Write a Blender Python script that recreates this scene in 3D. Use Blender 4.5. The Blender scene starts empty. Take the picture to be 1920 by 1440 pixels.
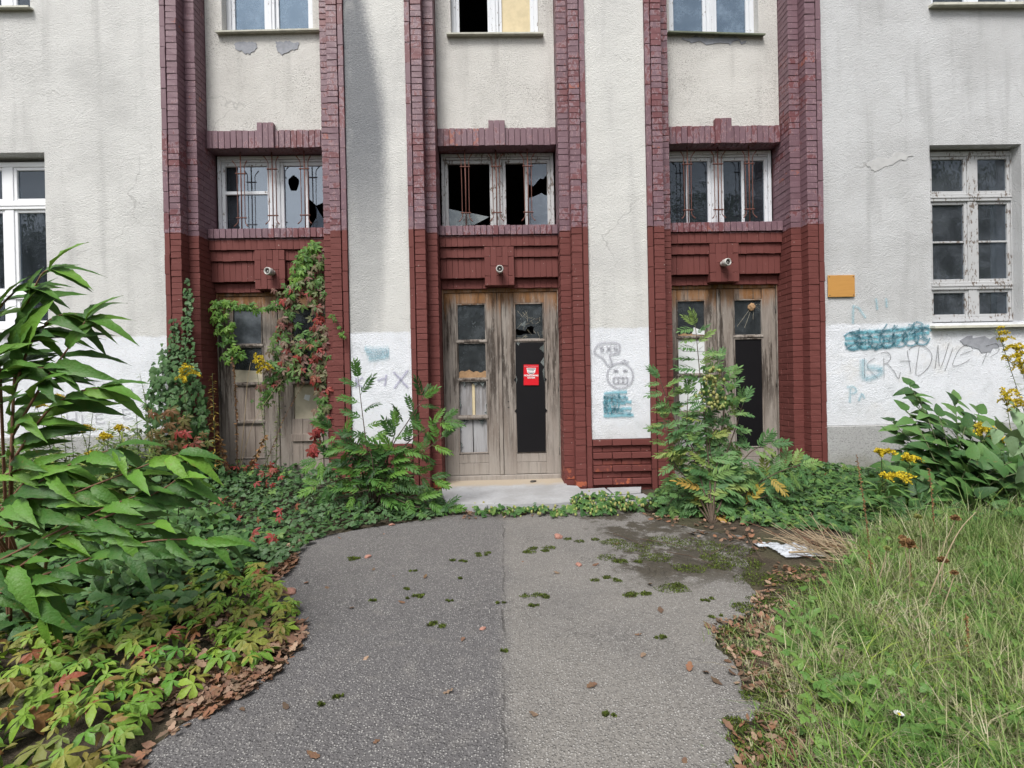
import bpy, bmesh, math, random
import numpy as np
from mathutils import Vector, Matrix, noise as mnoise
sc = bpy.context.scene
COL = sc.collection
rng = random.Random(7)
npr = np.random.default_rng(11)
R_ = math.radians

# ------------------------------------------------------------------ camera, sky, sun, exposure
F_PX = 900.0                       # focal length for a 1920 px wide frame
PSI, PITCH, ROLL = 0.019, -0.0055, 0.0200
CAM = np.array([0.0, -5.95, 1.40])
FW = np.array([math.sin(PSI) * math.cos(PITCH), math.cos(PSI) * math.cos(PITCH), math.sin(PITCH)])
_r = np.array([math.cos(PSI), -math.sin(PSI), 0.0]); _u = np.cross(_r, FW)
RT = math.cos(ROLL) * _r - math.sin(ROLL) * _u
UP = math.cos(ROLL) * _u + math.sin(ROLL) * _r
cam_data = bpy.data.cameras.new("camera")
cam_data.lens = F_PX / 1920 * 36; cam_data.sensor_width = 36
cam_data.clip_start = 0.02; cam_data.clip_end = 500
cam = bpy.data.objects.new("camera", cam_data); COL.objects.link(cam)
cam.matrix_world = Matrix(((RT[0], UP[0], -FW[0], CAM[0]), (RT[1], UP[1], -FW[1], CAM[1]), (RT[2], UP[2], -FW[2], CAM[2]), (0, 0, 0, 1)))
sc.camera = cam

SUN_EL, SUN_AZ = R_(56), R_(205)
world = bpy.data.worlds.new("World"); sc.world = world; world.use_nodes = True
wn = world.node_tree; wn.nodes.clear()
sky = wn.nodes.new("ShaderNodeTexSky"); sky.sky_type = 'NISHITA'; sky.sun_disc = False
sky.sun_elevation = SUN_EL; sky.sun_rotation = SUN_AZ; sky.air_density = 1.0; sky.dust_density = 3.0; sky.ozone_density = 1.0
hs = wn.nodes.new("ShaderNodeHueSaturation"); hs.inputs['Saturation'].default_value = 0.30
bg = wn.nodes.new("ShaderNodeBackground"); bg.inputs['Strength'].default_value = 0.085
wo = wn.nodes.new("ShaderNodeOutputWorld")
wn.links.new(sky.outputs[0], hs.inputs['Color']); wn.links.new(hs.outputs[0], bg.inputs['Color']); wn.links.new(bg.outputs[0], wo.inputs[0])
sun_d = bpy.data.lights.new("sun", 'SUN'); sun_d.energy = 1.5; sun_d.angle = R_(24); sun_d.color = (1.0, 0.975, 0.94)
sun = bpy.data.objects.new("sun", sun_d); COL.objects.link(sun)
sdir = Vector((math.sin(SUN_AZ) * math.cos(SUN_EL), math.cos(SUN_AZ) * math.cos(SUN_EL), math.sin(SUN_EL)))
sun.rotation_euler = sdir.to_track_quat('Z', 'Y').to_euler()
sun.location = (-4, -20, 20)
sc.view_settings.view_transform = 'Standard'; sc.view_settings.look = 'None'
sc.view_settings.exposure = 1.30; sc.view_settings.gamma = 1.0; sc.view_settings.use_curve_mapping = False

# ------------------------------------------------------------------ helpers
def ray(x, y): return RT * (x - 960) / F_PX - UP * (y - 720) / F_PX + FW
def at(x, y, Y):                                     # point of the plane Y = const seen at a pixel of the photograph
    d = ray(x, y); return CAM + d * ((Y - CAM[1]) / d[1])
def gr(x, y, Z=0.0):                                 # point of the plane Z = const
    d = ray(x, y); return CAM + d * ((Z - CAM[2]) / d[2])

def prop(o, label=None, cat=None, group=None, kind=None):
    if label: o['label'] = label
    if cat: o['category'] = cat
    if group: o['group'] = group
    if kind: o['kind'] = kind
    return o
def link(o, parent=None):
    COL.objects.link(o)
    if parent is not None: o.parent = parent
    return o
def empty(name, loc=(0, 0, 0), **k):
    o = bpy.data.objects.new(name, None); o.location = loc; o.empty_display_size = 0.1
    link(o); prop(o, **k); return o
def mesh_np(name, V, Fc, mats, smooth=False):
    me = bpy.data.meshes.new(name)
    me.from_pydata([tuple(v) for v in V], [], [tuple(f) for f in Fc])
    for m in (mats if isinstance(mats, (list, tuple)) else [mats]): me.materials.append(m)
    if smooth: me.polygons.foreach_set('use_smooth', [True] * len(me.polygons))
    me.update(); return me
def obj(name, me, parent=None, loc=None, **k):
    o = bpy.data.objects.new(name, me)
    if loc is not None: o.location = loc
    link(o, parent); prop(o, **k); return o

class MB:
    """collects shapes for one mesh"""
    def __init__(s): s.V = []; s.F = []
    def add(s, V, Fc):
        n = len(s.V); s.V += [tuple(v) for v in V]; s.F += [tuple(i + n for i in f) for f in Fc]; return s
    def box(s, x0, x1, y0, y1, z0, z1, c=0.0):
        if c <= 0:
            V = [(x, y, z) for x in (x0, x1) for y in (y0, y1) for z in (z0, z1)]
            return s.add(V, [(0, 1, 3, 2), (4, 6, 7, 5), (0, 4, 5, 1), (2, 3, 7, 6), (0, 2, 6, 4), (1, 5, 7, 3)])
        V, Fc = chamfer((x1 - x0), (y1 - y0), (z1 - z0), c, None)
        m = ((x0 + x1) / 2, (y0 + y1) / 2, (z0 + z1) / 2)
        return s.add([(v[0] + m[0], v[1] + m[1], v[2] + m[2]) for v in V], Fc)
    def tube(s, pts, r, n=6, cap=True):
        pts = [Vector(p) for p in pts]; rr = r if isinstance(r, (list, tuple)) else [r] * len(pts)
        base = len(s.V); prev = None
        for i, p in enumerate(pts):
            t = (pts[min(i + 1, len(pts) - 1)] - pts[max(i - 1, 0)]).normalized()
            a = Vector((0, 0, 1)) if abs(t.z) < 0.9 else Vector((1, 0, 0))
            if prev is None: u = t.cross(a).normalized()
            else:
                u = prev - t * prev.dot(t); u = u.normalized() if u.length > 1e-5 else t.cross(a).normalized()
            w = t.cross(u); prev = u
            for k in range(n):
                an = 2 * math.pi * k / n
                s.V.append(tuple(p + (u * math.cos(an) + w * math.sin(an)) * rr[i]))
        for i in range(len(pts) - 1):
            for k in range(n):
                a0 = base + i * n + k; a1 = base + i * n + (k + 1) % n
                s.F.append((a0, a1, a1 + n, a0 + n))
        if cap:
            s.F.append(tuple(base + k for k in range(n))[::-1]); s.F.append(tuple(base + (len(pts) - 1) * n + k for k in range(n)))
        return s
    def poly(s, pts, y0, y1):
        """prism of an (x, z) outline between the planes y0 (front) and y1"""
        n = len(pts)
        V = [(p[0], y0, p[1]) for p in pts] + [(p[0], y1, p[1]) for p in pts]
        Fc = [tuple(range(n)), tuple(range(2 * n - 1, n - 1, -1))] + [(i, i + n, (i + 1) % n + n, (i + 1) % n) for i in range(n)]
        return s.add(V, Fc)
    def lathe(s, prof, cen, axis='Y', n=20):
        base = len(s.V)
        for (r, h) in prof:
            for k in range(n):
                a = 2 * math.pi * k / n
                p = (r * math.cos(a), h, r * math.sin(a)) if axis == 'Y' else (r * math.cos(a), r * math.sin(a), h)
                s.V.append((p[0] + cen[0], p[1] + cen[1], p[2] + cen[2]))
        for i in range(len(prof) - 1):
            for k in range(n):
                a0 = base + i * n + k; a1 = base + i * n + (k + 1) % n
                s.F.append((a0, a1, a1 + n, a0 + n))
        return s
    def build(s, name, mat, parent=None, smooth=False, fix=False, **k):
        me = mesh_np(name, s.V, s.F, mat, smooth)
        if fix:
            bm = bmesh.new(); bm.from_mesh(me); bmesh.ops.recalc_face_normals(bm, faces=bm.faces); bm.to_mesh(me); bm.free()
        return obj(name, me, parent, **k)

def chamfer(w, d, h, c, jit):
    """box with chamfered edges, centred: 24 vertices, 26 faces"""
    V = []; idx = {}
    for sx in (-1, 1):
        for sy in (-1, 1):
            for sz in (-1, 1):
                X, Y, Z = sx * w / 2, sy * d / 2, sz * h / 2
                if jit: X += jit(); Y += jit(); Z += jit()
                for ax in range(3):
                    p = [X, Y, Z]; sg = (sx, sy, sz)
                    for b in range(3):
                        if b != ax: p[b] -= sg[b] * c
                    idx[(sx, sy, sz, ax)] = len(V); V.append(tuple(p))
    Fc = []
    for ax in range(3):
        o1, o2 = [(1, 2), (2, 0), (0, 1)][ax]
        for s in (-1, 1):
            q = []
            for (a, b) in ((-1, -1), (1, -1), (1, 1), (-1, 1)):
                t = [0, 0, 0]; t[ax] = s; t[o1] = a; t[o2] = b; q.append(idx[tuple(t) + (ax,)])
            Fc.append(tuple(q if s > 0 else q[::-1]))
    for ax in range(3):                                # edges parallel to ax
        o1, o2 = [(1, 2), (2, 0), (0, 1)][ax]
        for a in (-1, 1):
            for b in (-1, 1):
                t0 = [0, 0, 0]; t0[ax] = -1; t0[o1] = a; t0[o2] = b; t1 = list(t0); t1[ax] = 1
                q = [idx[tuple(t0) + (o1,)], idx[tuple(t1) + (o1,)], idx[tuple(t1) + (o2,)], idx[tuple(t0) + (o2,)]]
                Fc.append(tuple(q if a * b < 0 else q[::-1]))
    for sx in (-1, 1):
        for sy in (-1, 1):
            for sz in (-1, 1):
                q = [idx[(sx, sy, sz, k)] for k in range(3)]
                Fc.append(tuple(q if sx * sy * sz > 0 else q[::-1]))
    return V, Fc

# ------------------------------------------------------------------ material helpers
class Mat:
    def __init__(s, name):
        s.m = bpy.data.materials.new(name); s.m.use_nodes = True; s.t = s.m.node_tree; s.t.nodes.clear()
        s.out = s.t.nodes.new("ShaderNodeOutputMaterial")
    def n(s, typ, props=None, **ins):
        nd = s.t.nodes.new("ShaderNode" + typ)
        for k, v in (props or {}).items(): setattr(nd, k, v)
        for k, v in ins.items():
            key = k.replace('_', ' ')
            sock = nd.inputs[int(k[1:])] if k[0] == 'i' and k[1:].isdigit() else nd.inputs[key]
            s.set(sock, v)
        return nd
    def set(s, sock, v):
        if isinstance(v, bpy.types.Node): v = v.outputs[0]
        if isinstance(v, bpy.types.NodeSocket): s.t.links.new(v, sock); return
        if sock.type == 'RGBA' and isinstance(v, (tuple, list)) and len(v) == 3: v = tuple(v) + (1,)
        sock.default_value = v
    def math(s, op, a, b=0.0, clamp=False):
        nd = s.n("Math", {'operation': op, 'use_clamp': clamp}); s.set(nd.inputs[0], a); s.set(nd.inputs[1], b); return nd.outputs[0]
    def mix(s, f, a, b):
        nd = s.n("Mix", {'data_type': 'RGBA'}); s.set(nd.inputs[0], f); s.set(nd.inputs[6], a); s.set(nd.inputs[7], b); return nd.outputs[2]
    def noise(s, vec, scale, detail=3, rough=0.55, dist=0.0):
        return s.n("TexNoise", Vector=vec, Scale=scale, Detail=detail, Roughness=rough, Distortion=dist).outputs[0]
    def voro(s, vec, scale, feature='F1', out='Distance', rnd=1.0):
        return s.n("TexVoronoi", {'feature': feature}, Vector=vec, Scale=scale, Randomness=rnd).outputs[out]
    def step(s, v, a, b):                              # smooth 0..1 between a and b
        nd = s.n("MapRange", {'interpolation_type': 'SMOOTHSTEP', 'clamp': True})
        s.set(nd.inputs[0], v); s.set(nd.inputs[1], a); s.set(nd.inputs[2], b); return nd.outputs[0]
    def ramp(s, f, stops, interp='LINEAR'):
        nd = s.n("ValToRGB"); s.set(nd.inputs[0], f); r = nd.color_ramp; r.interpolation = interp
        while len(r.elements) < len(stops): r.elements.new(0.5)
        for e, (p, c) in zip(r.elements, stops): e.position = p; e.color = tuple(c) + (1,)
        return nd.outputs[0]
    def pos(s): return s.n("NewGeometry").outputs['Position']
    def sep(s, v):
        nd = s.n("SeparateXYZ"); s.set(nd.inputs[0], v); return nd.outputs
    def scale(s, v, k):
        nd = s.n("VectorMath", {'operation': 'MULTIPLY'}); s.set(nd.inputs[0], v); nd.inputs[1].default_value = k; return nd.outputs[0]
    def off(s, v, f, k=(13.1, 7.7, 5.3)):              # shift a vector by a random number
        a = s.n("VectorMath", {'operation': 'SCALE'}); a.inputs[0].default_value = k; s.set(a.inputs['Scale'], f)
        b = s.n("VectorMath", {'operation': 'ADD'}); s.set(b.inputs[0], v); s.set(b.inputs[1], a.outputs[0]); return b.outputs[0]
    def rand(s): return s.n("ObjectInfo").outputs['Random']
    def bump(s, h, strength=0.5, dist=0.01, normal=None):
        nd = s.n("Bump"); nd.inputs['Strength'].default_value = strength; nd.inputs['Distance'].default_value = dist
        s.set(nd.inputs['Height'], h)
        if normal is not None: s.set(nd.inputs['Normal'], normal)
        return nd.outputs[0]
    def bsdf(s, color, rough=0.7, normal=None, spec=0.5, **k):
        nd = s.n("BsdfPrincipled"); s.set(nd.inputs['Base Color'], color); s.set(nd.inputs['Roughness'], rough)
        s.set(nd.inputs['Specular IOR Level'], spec)
        if normal is not None: s.set(nd.inputs['Normal'], normal)
        for kk, v in k.items(): s.set(nd.inputs[kk.replace('_', ' ')], v)
        return nd.outputs[0]
    def done(s, sh):
        s.t.links.new(sh, s.out.inputs[0]); return s.m
    def mixsh(s, f, a, b):
        nd = s.n("MixShader"); s.set(nd.inputs[0], f); s.set(nd.inputs[1], a); s.set(nd.inputs[2], b); return nd.outputs[0]

def plaster(name, base, dirt, speck, whitewash, stain=False, pits=0.5):
    m = Mat(name); p = m.pos(); x, y, z = m.sep(p)
    big = m.noise(p, 0.9, 4, 0.6); mid = m.noise(p, 5.0, 4); fine = m.noise(p, 55, 3, 0.6); grain = m.voro(p, 62)
    streak = m.noise(m.scale(p, (5.0, 5.0, 0.5)), 1.0, 4)
    c = m.mix(m.step(big, 0.42, 0.75), base, dirt)
    c = m.mix(m.math('MULTIPLY', m.step(streak, 0.50, 0.75), 0.6), c, tuple(v * 0.86 for v in dirt))
    wv = m.n('VectorMath', {'operation': 'ADD'}); wz = m.n('TexNoise', Vector=p, Scale=2.0, Detail=5.0); ws = m.n('VectorMath', {'operation': 'SCALE'}); m.set(ws.inputs[0], wz.outputs['Color']); ws.inputs['Scale'].default_value = 0.7; m.set(wv.inputs[0], p); m.set(wv.inputs[1], ws.outputs[0])
    hair = m.math('MULTIPLY', m.step(m.voro(wv.outputs[0], 0.55, 'DISTANCE_TO_EDGE'), 0.006, 0.0015), m.step(m.noise(p, 0.8, 2), 0.50, 0.62))
    c = m.mix(m.math('MULTIPLY', hair, 0.45), c, (0.27, 0.265, 0.255))
    c = m.mix(m.math('MULTIPLY', m.step(mid, 0.5, 0.75), 0.25), c, dirt)
    if stain:
        fc = m.n("FloatCurve"); cv = fc.mapping.curves[0]
        pts = [(0.0, 0.10), (0.24, 0.20), (0.36, 0.45), (0.48, 0.60), (0.6, 0.63), (0.72, 0.62), (0.82, 0.52), (0.93, 0.36), (1.0, 0.26)]
        while len(cv.points) < len(pts): cv.points.new(0.5, 0.5)
        for q, (a, b) in zip(cv.points, pts): q.location = (a, b)
        fc.mapping.update()
        m.set(fc.inputs['Value'], m.math('DIVIDE', z, 6.5))
        lim = m.math('SUBTRACT', m.math('MULTIPLY', fc.outputs[0], 0.78), 1.88)    # the stain's right edge in X
        d = m.math('SUBTRACT', lim, m.math('ADD', x, m.math('MULTIPLY', m.math('SUBTRACT', fine, 0.5), 0.16)))
        wide = m.math('MULTIPLY', m.step(d, -0.10, 0.11), m.math('ADD', 0.42, m.math('MULTIPLY', m.step(z, 2.4, 4.6), 0.58)))
        onpier = m.math('MULTIPLY', m.math('LESS_THAN', x, -1.12), m.math('GREATER_THAN', x, -1.9))
        k = m.math('MULTIPLY', wide, onpier)
        k = m.math('MULTIPLY', k, m.step(m.noise(m.scale(p, (1, 1, 0.4)), 4, 4), 0.0, 0.42))
        c = m.mix(m.math('MULTIPLY', k, m.math('ADD', 0.72, m.math('MULTIPLY', m.noise(p, 60, 3, 0.7), 0.4))), c, (0.155, 0.162, 0.175))
    sp = m.step(m.noise(m.scale(p, (1, 1, 1.3)), 66, 2, 0.5), 0.63 - 0.12 * pits, 0.74)
    patch = m.step(m.noise(p, 1.7, 3), 0.33, 0.62)
    c = m.mix(m.math('MULTIPLY', m.math('MULTIPLY', sp, patch), 0.75 * pits + 0.2), c, speck)
    if whitewash:
        wob = m.math('ADD', z, m.math('MULTIPLY', m.math('SUBTRACT', m.noise(p, 9, 4, 0.7), 0.5), 0.07))
        wm = m.math('SUBTRACT', 1.0, m.step(wob, 2.02, 2.06))
        wc = m.mix(m.step(mid, 0.45, 0.8), (0.70, 0.72, 0.76), (0.58, 0.60, 0.63))
        wc = m.mix(m.math('MULTIPLY', m.step(m.math('ADD', z, m.math('MULTIPLY', m.noise(p, 4, 4), 0.7)), 1.55, 0.85), 0.45), wc, (0.50, 0.49, 0.47))
        wc = m.mix(m.math('MULTIPLY', m.step(m.noise(m.scale(p, (1, 1, 1.6)), 1.5, 5, 0.65), 0.5, 0.68), m.step(x, -20, 3.9) if whitewash == 1 else 0.45), wc, (0.66, 0.64, 0.60)) if whitewash == 2 else wc
        thin = m.math('MULTIPLY', m.step(m.noise(p, 30, 3), 0.52, 0.72), 0.35)
        c = m.mix(m.math('MULTIPLY', wm, m.math('SUBTRACT', 0.97, thin)), c, wc)
    h = m.math('ADD', m.math('MULTIPLY', m.noise(p, 95, 2, 0.5), 1.0), m.math('MULTIPLY', m.noise(p, 52, 2, 0.6), 0.8))
    nrm = m.bump(h, 0.7, 0.013)
    nrm = m.bump(m.noise(p, 2.5, 2), 0.25, 0.05, nrm)
    return m.done(m.bsdf(c, 0.9, nrm, 0.2))
M = {}
M['plaster_pier'] = plaster('roughcast pier', (0.60, 0.595, 0.57), (0.52, 0.515, 0.50), (0.33, 0.325, 0.315), 1, stain=True, pits=0.4)
M['plaster_wing'] = plaster('roughcast wing', (0.58, 0.577, 0.56), (0.48, 0.478, 0.465), (0.28, 0.275, 0.27), 1, pits=0.65)
M['plaster_wing_r'] = plaster('roughcast wing east', (0.52, 0.525, 0.53), (0.42, 0.42, 0.42), (0.29, 0.285, 0.28), 2, pits=0.45)
M['plaster_bay'] = plaster('roughcast bay', (0.575, 0.56, 0.53), (0.48, 0.465, 0.44), (0.22, 0.21, 0.195), 0, pits=1.0)

def brick_mat(name, darken=1.0):
    m = Mat(name); p = m.pos(); x, y, z = m.sep(p); r = m.rand()
    pr = m.off(p, r)
    r2 = m.math('FRACT', m.math('MULTIPLY', r, 37.7)); r3 = m.math('FRACT', m.math('MULTIPLY', r, 91.3))
    mauve = m.mix(r2, (0.128, 0.060, 0.076), (0.168, 0.090, 0.112))
    mauve = m.mix(m.math('MULTIPLY', m.noise(p, 9, 3), 0.5), mauve, (0.21, 0.135, 0.15))
    red = m.mix(r3, (0.130, 0.036, 0.040), (0.165, 0.050, 0.052))
    zone = m.noise(p, 1.1, 2)
    peeln = m.math('ADD', m.noise(m.scale(pr, (1, 1, 0.55)), 24, 4, 0.65), m.math('MULTIPLY', m.math('SUBTRACT', r2, 0.5), 0.24))
    peeln = m.math('ADD', peeln, m.math('MULTIPLY', m.math('SUBTRACT', zone, 0.5), 0.85))
    inner = m.math('MULTIPLY', m.step(x, -3.4, -2.2), m.step(x, 3.5, 2.6))          # the sheltered outer pilasters have kept their paint best
    peeln = m.math('ADD', peeln, m.math('MULTIPLY', m.math('SUBTRACT', inner, 1.0), 0.13))
    peel = m.step(peeln, 0.52, 0.57)
    rim = m.math('MULTIPLY', m.step(peeln, 0.485, 0.52), m.math('SUBTRACT', 1.0, m.step(peeln, 0.52, 0.555)))
    up = m.mix(peel, mauve, red)
    up = m.mix(0.12, up, (0.22, 0.17, 0.19))
    up = m.mix(m.math('MULTIPLY', rim, 0.5), up, (0.40, 0.28, 0.29))
    bare = m.math('MULTIPLY', m.step(m.math('ADD', m.noise(pr, 16, 4, 0.6), m.math('MULTIPLY', m.math('GREATER_THAN', r3, 0.975), 0.2)), 0.73, 0.80), 0.7)
    up = m.mix(bare, up, (0.33, 0.105, 0.062))
    up = m.mix(m.math('MULTIPLY', m.step(m.noise(m.scale(pr, (1, 1, 0.25)), 70, 2), 0.62, 0.75), 0.35), up, (0.42, 0.30, 0.29))
    low = m.mix(r2, (0.120, 0.033, 0.028), (0.142, 0.042, 0.036))
    low = m.mix(m.math('MULTIPLY', m.noise(p, 6, 3), 0.4), low, (0.155, 0.050, 0.044))
    chips = m.step(m.noise(pr, 33, 2), 0.735, 0.76)
    low = m.mix(m.math('MULTIPLY', chips, 0.8), low, (0.50, 0.40, 0.36))
    fo = m.math('MULTIPLY', m.step(z, 0.42, 0.12), m.step(m.math('ADD', m.noise(pr, 14, 4), m.math('MULTIPLY', m.math('SUBTRACT', r3, 0.5), 0.4)), 0.62, 0.70))
    low = m.mix(fo, low, (0.36, 0.10, 0.05))
    zb = m.math('ADD', z, m.math('MULTIPLY', m.math('SUBTRACT', m.noise(p, 25, 3), 0.5), 0.03))
    c = m.mix(m.step(zb, 3.297, 3.303), low, up)
    c = m.mix(0.0 if darken == 1.0 else 1 - darken, c, (0.03, 0.015, 0.015))
    hgt = m.math('ADD', m.math('MULTIPLY', m.noise(pr, 60, 3), 0.6), m.math('MULTIPLY', peel, -0.25))
    return m.done(m.bsdf(c, m.mix(m.step(zb, 3.29, 3.31), (0.75,) * 3, (0.48,) * 3), m.bump(hgt, 0.35, 0.004), 0.3))
M['brick'] = brick_mat('painted brick'); M['mortar'] = brick_mat('painted mortar', 0.93)  # mortar repeats the brick paint, darkened to put joint shadow into its colour

def wood_mat(name, grey, brown, dark, varnish=True):
    m = Mat(name); p = m.pos(); x, y, z = m.sep(p); r = m.rand(); pr = m.off(p, r)
    g = m.noise(m.scale(pr, (38, 38, 1.6)), 1.0, 5, 0.65, 0.3); lg = m.noise(m.scale(pr, (7, 7, 1.1)), 1.0, 4, 0.6)
    sp = m.noise(m.scale(pr, (110, 110, 16)), 1.0, 2)
    c = m.mix(m.step(lg, 0.35, 0.7), grey, brown)
    c = m.mix(m.math('MULTIPLY', m.step(g, 0.50, 0.66), 0.5), c, dark)
    hi = m.math('MULTIPLY', m.step(m.noise(m.scale(pr, (9, 9, 1.0)), 1.0, 5, 0.7), 0.47, 0.58), m.step(z, 0.7, 1.4))
    c = m.mix(m.math('MULTIPLY', hi, m.math('ADD', 0.45, m.math('MULTIPLY', g, 0.8))), c, dark)
    if varnish:
        v = m.math('MULTIPLY', m.step(m.math('ADD', z, m.math('MULTIPLY', m.math('SUBTRACT', lg, 0.5), 0.7)), 2.30, 2.58), m.step(g, 0.75, 0.45))
        c = m.mix(m.math('MULTIPLY', v, 0.75), c, (0.26, 0.115, 0.035))
    c = m.mix(m.math('MULTIPLY', m.step(sp, 0.62, 0.72), 0.4), c, (0.42, 0.40, 0.36))
    low = m.step(z, 0.55, 0.15)
    c = m.mix(m.math('MULTIPLY', low, 0.5), c, (0.36, 0.33, 0.30))
    return m.done(m.bsdf(c, 0.85, m.bump(m.math('ADD', g, m.math('MULTIPLY', sp, 0.5)), 0.7, 0.006), 0.25))
M['wood'] = wood_mat('weathered door wood', (0.29, 0.258, 0.228), (0.195, 0.160, 0.135), (0.040, 0.030, 0.024))
M['board'] = wood_mat('grey board', (0.36, 0.36, 0.37), (0.28, 0.27, 0.27), (0.17, 0.155, 0.15), False)
M['plank'] = wood_mat('bare plank', (0.34, 0.29, 0.25), (0.25, 0.205, 0.175), (0.13, 0.10, 0.085), False)

def peeling(name, paint, under, amount=0.5, rough=0.55):
    m = Mat(name); p = m.pos(); r = m.rand(); pr = m.off(p, r)
    n = m.noise(m.scale(pr, (1, 1, 0.4)), 38, 4, 0.65)
    k = m.step(m.math('ADD', n, m.math('MULTIPLY', m.math('SUBTRACT', m.noise(p, 5, 2), 0.5), 0.4)), 0.70 - 0.14 * amount, 0.74 - 0.14 * amount)
    c = m.mix(m.math('MULTIPLY', m.noise(p, 7, 3), 0.5), paint, tuple(v * 0.75 for v in paint))
    c = m.mix(k, c, under)
    return m.done(m.bsdf(c, rough, m.bump(k, 0.5, -0.003), 0.35))
M['white_paint'] = peeling('old white window paint', (0.66, 0.68, 0.71), (0.20, 0.17, 0.15), 0.45)
M['white_paint_old'] = peeling('flaking white window paint', (0.47, 0.475, 0.48), (0.15, 0.12, 0.10), 0.95)
M['pvc'] = Mat('white plastic'); M['pvc'] = M['pvc'].done(M['pvc'].bsdf((0.80, 0.81, 0.83), 0.3))

def flat(name, col, rough=0.7, var=0.25, scale=12, spec=0.4, metal=0.0, bump=0.2):
    m = Mat(name); p = m.pos(); n = m.noise(p, scale, 4, 0.6)
    c = m.mix(m.math('MULTIPLY', m.step(n, 0.35, 0.7), var), col, tuple(v * 0.45 for v in col))
    return m.done(m.bsdf(c, rough, m.bump(m.noise(p, scale * 5, 3), bump, 0.004), spec, Metallic=metal))
M['rust'] = flat('rusty painted iron', (0.16, 0.062, 0.045), 0.7, 0.6, 40)
M['porcelain'] = flat('old porcelain', (0.50, 0.49, 0.46), 0.3, 0.35, 30)
M['dark_metal'] = flat('dark metal', (0.05, 0.045, 0.04), 0.5, 0.3, 30)
M['black_board'] = flat('black painted board', (0.007, 0.0065, 0.008), 0.45, 0.2, 5, spec=0.25)
M['cream_board'] = flat('peeling cream board', (0.62, 0.52, 0.33), 0.8, 0.25, 9)
M['white_board'] = flat('white sheet', (0.66, 0.68, 0.68), 0.6, 0.2, 4)
M['paper'] = flat('yellowed paper', (0.50, 0.45, 0.34), 0.85, 0.3, 10)
M['foam'] = flat('orange mounting foam', (0.38, 0.235, 0.125), 0.9, 0.5, 26, bump=0.8)
M['sill_metal'] = flat('sill sheet', (0.55, 0.54, 0.46), 0.6, 0.35, 14)
M['sill_dark'] = flat('mossy sill sheet', (0.17, 0.19, 0.13), 0.7, 0.5, 14)
M['cement'] = flat('cement patch', (0.30, 0.31, 0.34), 0.9, 0.35, 22, bump=0.6)
M['cement_pale'] = flat('pale bare render', (0.47, 0.47, 0.465), 0.9, 0.2, 12, bump=0.4)
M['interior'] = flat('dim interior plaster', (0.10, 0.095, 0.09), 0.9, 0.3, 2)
M['white_stone'] = flat('pale stone', (0.55, 0.53, 0.49), 0.9, 0.4, 25)
M['pink_chip'] = flat('brick chip', (0.33, 0.17, 0.13), 0.9, 0.4, 25)

def glass_mat(name, tint=(0.6, 0.65, 0.7), ior=2.0, dust=0.15, dustcol=(0.42, 0.45, 0.48), wav=0.0, rough=0.0, scr=0.0, mirror=(0.80, 0.90, 1.0)):
    m = Mat(name); p = m.pos()
    nrm = m.bump(m.noise(m.scale(p, (1, 1, 0.6)), 9, 2), wav, 0.02) if wav else None
    fr = m.n("Fresnel"); fr.inputs['IOR'].default_value = ior
    gl = m.n("BsdfGlossy"); gl.inputs['Color'].default_value = tuple(mirror) + (1,); gl.inputs['Roughness'].default_value = rough
    if nrm is not None: m.set(fr.inputs['Normal'], nrm); m.set(gl.inputs['Normal'], nrm)
    tr = m.n("BsdfTransparent"); tr.inputs['Color'].default_value = tuple(tint) + (1,)
    front = m.math('SUBTRACT', 1.0, m.n('NewGeometry').outputs['Backfacing'])          # a pane mirrors on its outer face
    g = m.mixsh(m.math('MULTIPLY', fr.outputs[0], front), tr.outputs[0], gl.outputs[0])
    df = m.n("BsdfDiffuse"); df.inputs['Color'].default_value = tuple(dustcol) + (1,)
    k = m.math('MULTIPLY', m.math('ADD', 0.35, m.math('MULTIPLY', m.step(m.noise(p, 4, 5, 0.7), 0.35, 0.75), 0.65)), dust)
    if scr:
        s1 = m.step(m.noise(m.scale(p, (1, 1, 0.7)), 48, 3, 0.6, 1.5), 0.66, 0.72)
        k = m.math('ADD', k, m.math('MULTIPLY', m.math('MULTIPLY', s1, m.step(m.noise(p, 5, 2), 0.40, 0.6)), scr), True)
    return m.done(m.mixsh(k, g, df.outputs[0]))
M['glass'] = glass_mat('window glass', ior=1.6, dust=0.10, dustcol=(0.30, 0.34, 0.40), wav=0.12)
M['glass_sky'] = glass_mat('double window glass', tint=(0.35, 0.38, 0.42), ior=2.7, dust=0.20, dustcol=(0.34, 0.40, 0.48), wav=0.03)
M['glass_upper'] = glass_mat('upper window glass', tint=(0.35, 0.38, 0.42), ior=2.2, dust=0.42, dustcol=(0.33, 0.42, 0.52), wav=0.03, mirror=(0.55, 0.76, 1.0))
M['glass_dirty'] = glass_mat('dirty window glass', ior=1.8, dust=0.35, dustcol=(0.40, 0.45, 0.52), wav=0.1, scr=0.7)
M['glass_dusty'] = glass_mat('dusty dark window glass', ior=1.6, dust=0.16, dustcol=(0.33, 0.36, 0.40), wav=0.1, scr=0.22)
M['glass_wired'] = glass_mat('rippled door glass', tint=(0.12, 0.13, 0.14), ior=1.6, dust=0.30, dustcol=(0.16, 0.18, 0.195), rough=0.25, wav=0.3, scr=0.35)
M['glass_scratch'] = glass_mat('scratched door glass', tint=(0.12, 0.13, 0.14), ior=1.6, dust=0.2, dustcol=(0.26, 0.29, 0.31), rough=0.2, wav=0.3, scr=1.0)
M['glass_frost'] = glass_mat('frosted door glass', tint=(0.2, 0.2, 0.2), ior=1.5, dust=0.85, dustcol=(0.20, 0.225, 0.25), rough=0.35, scr=0.25)
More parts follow.
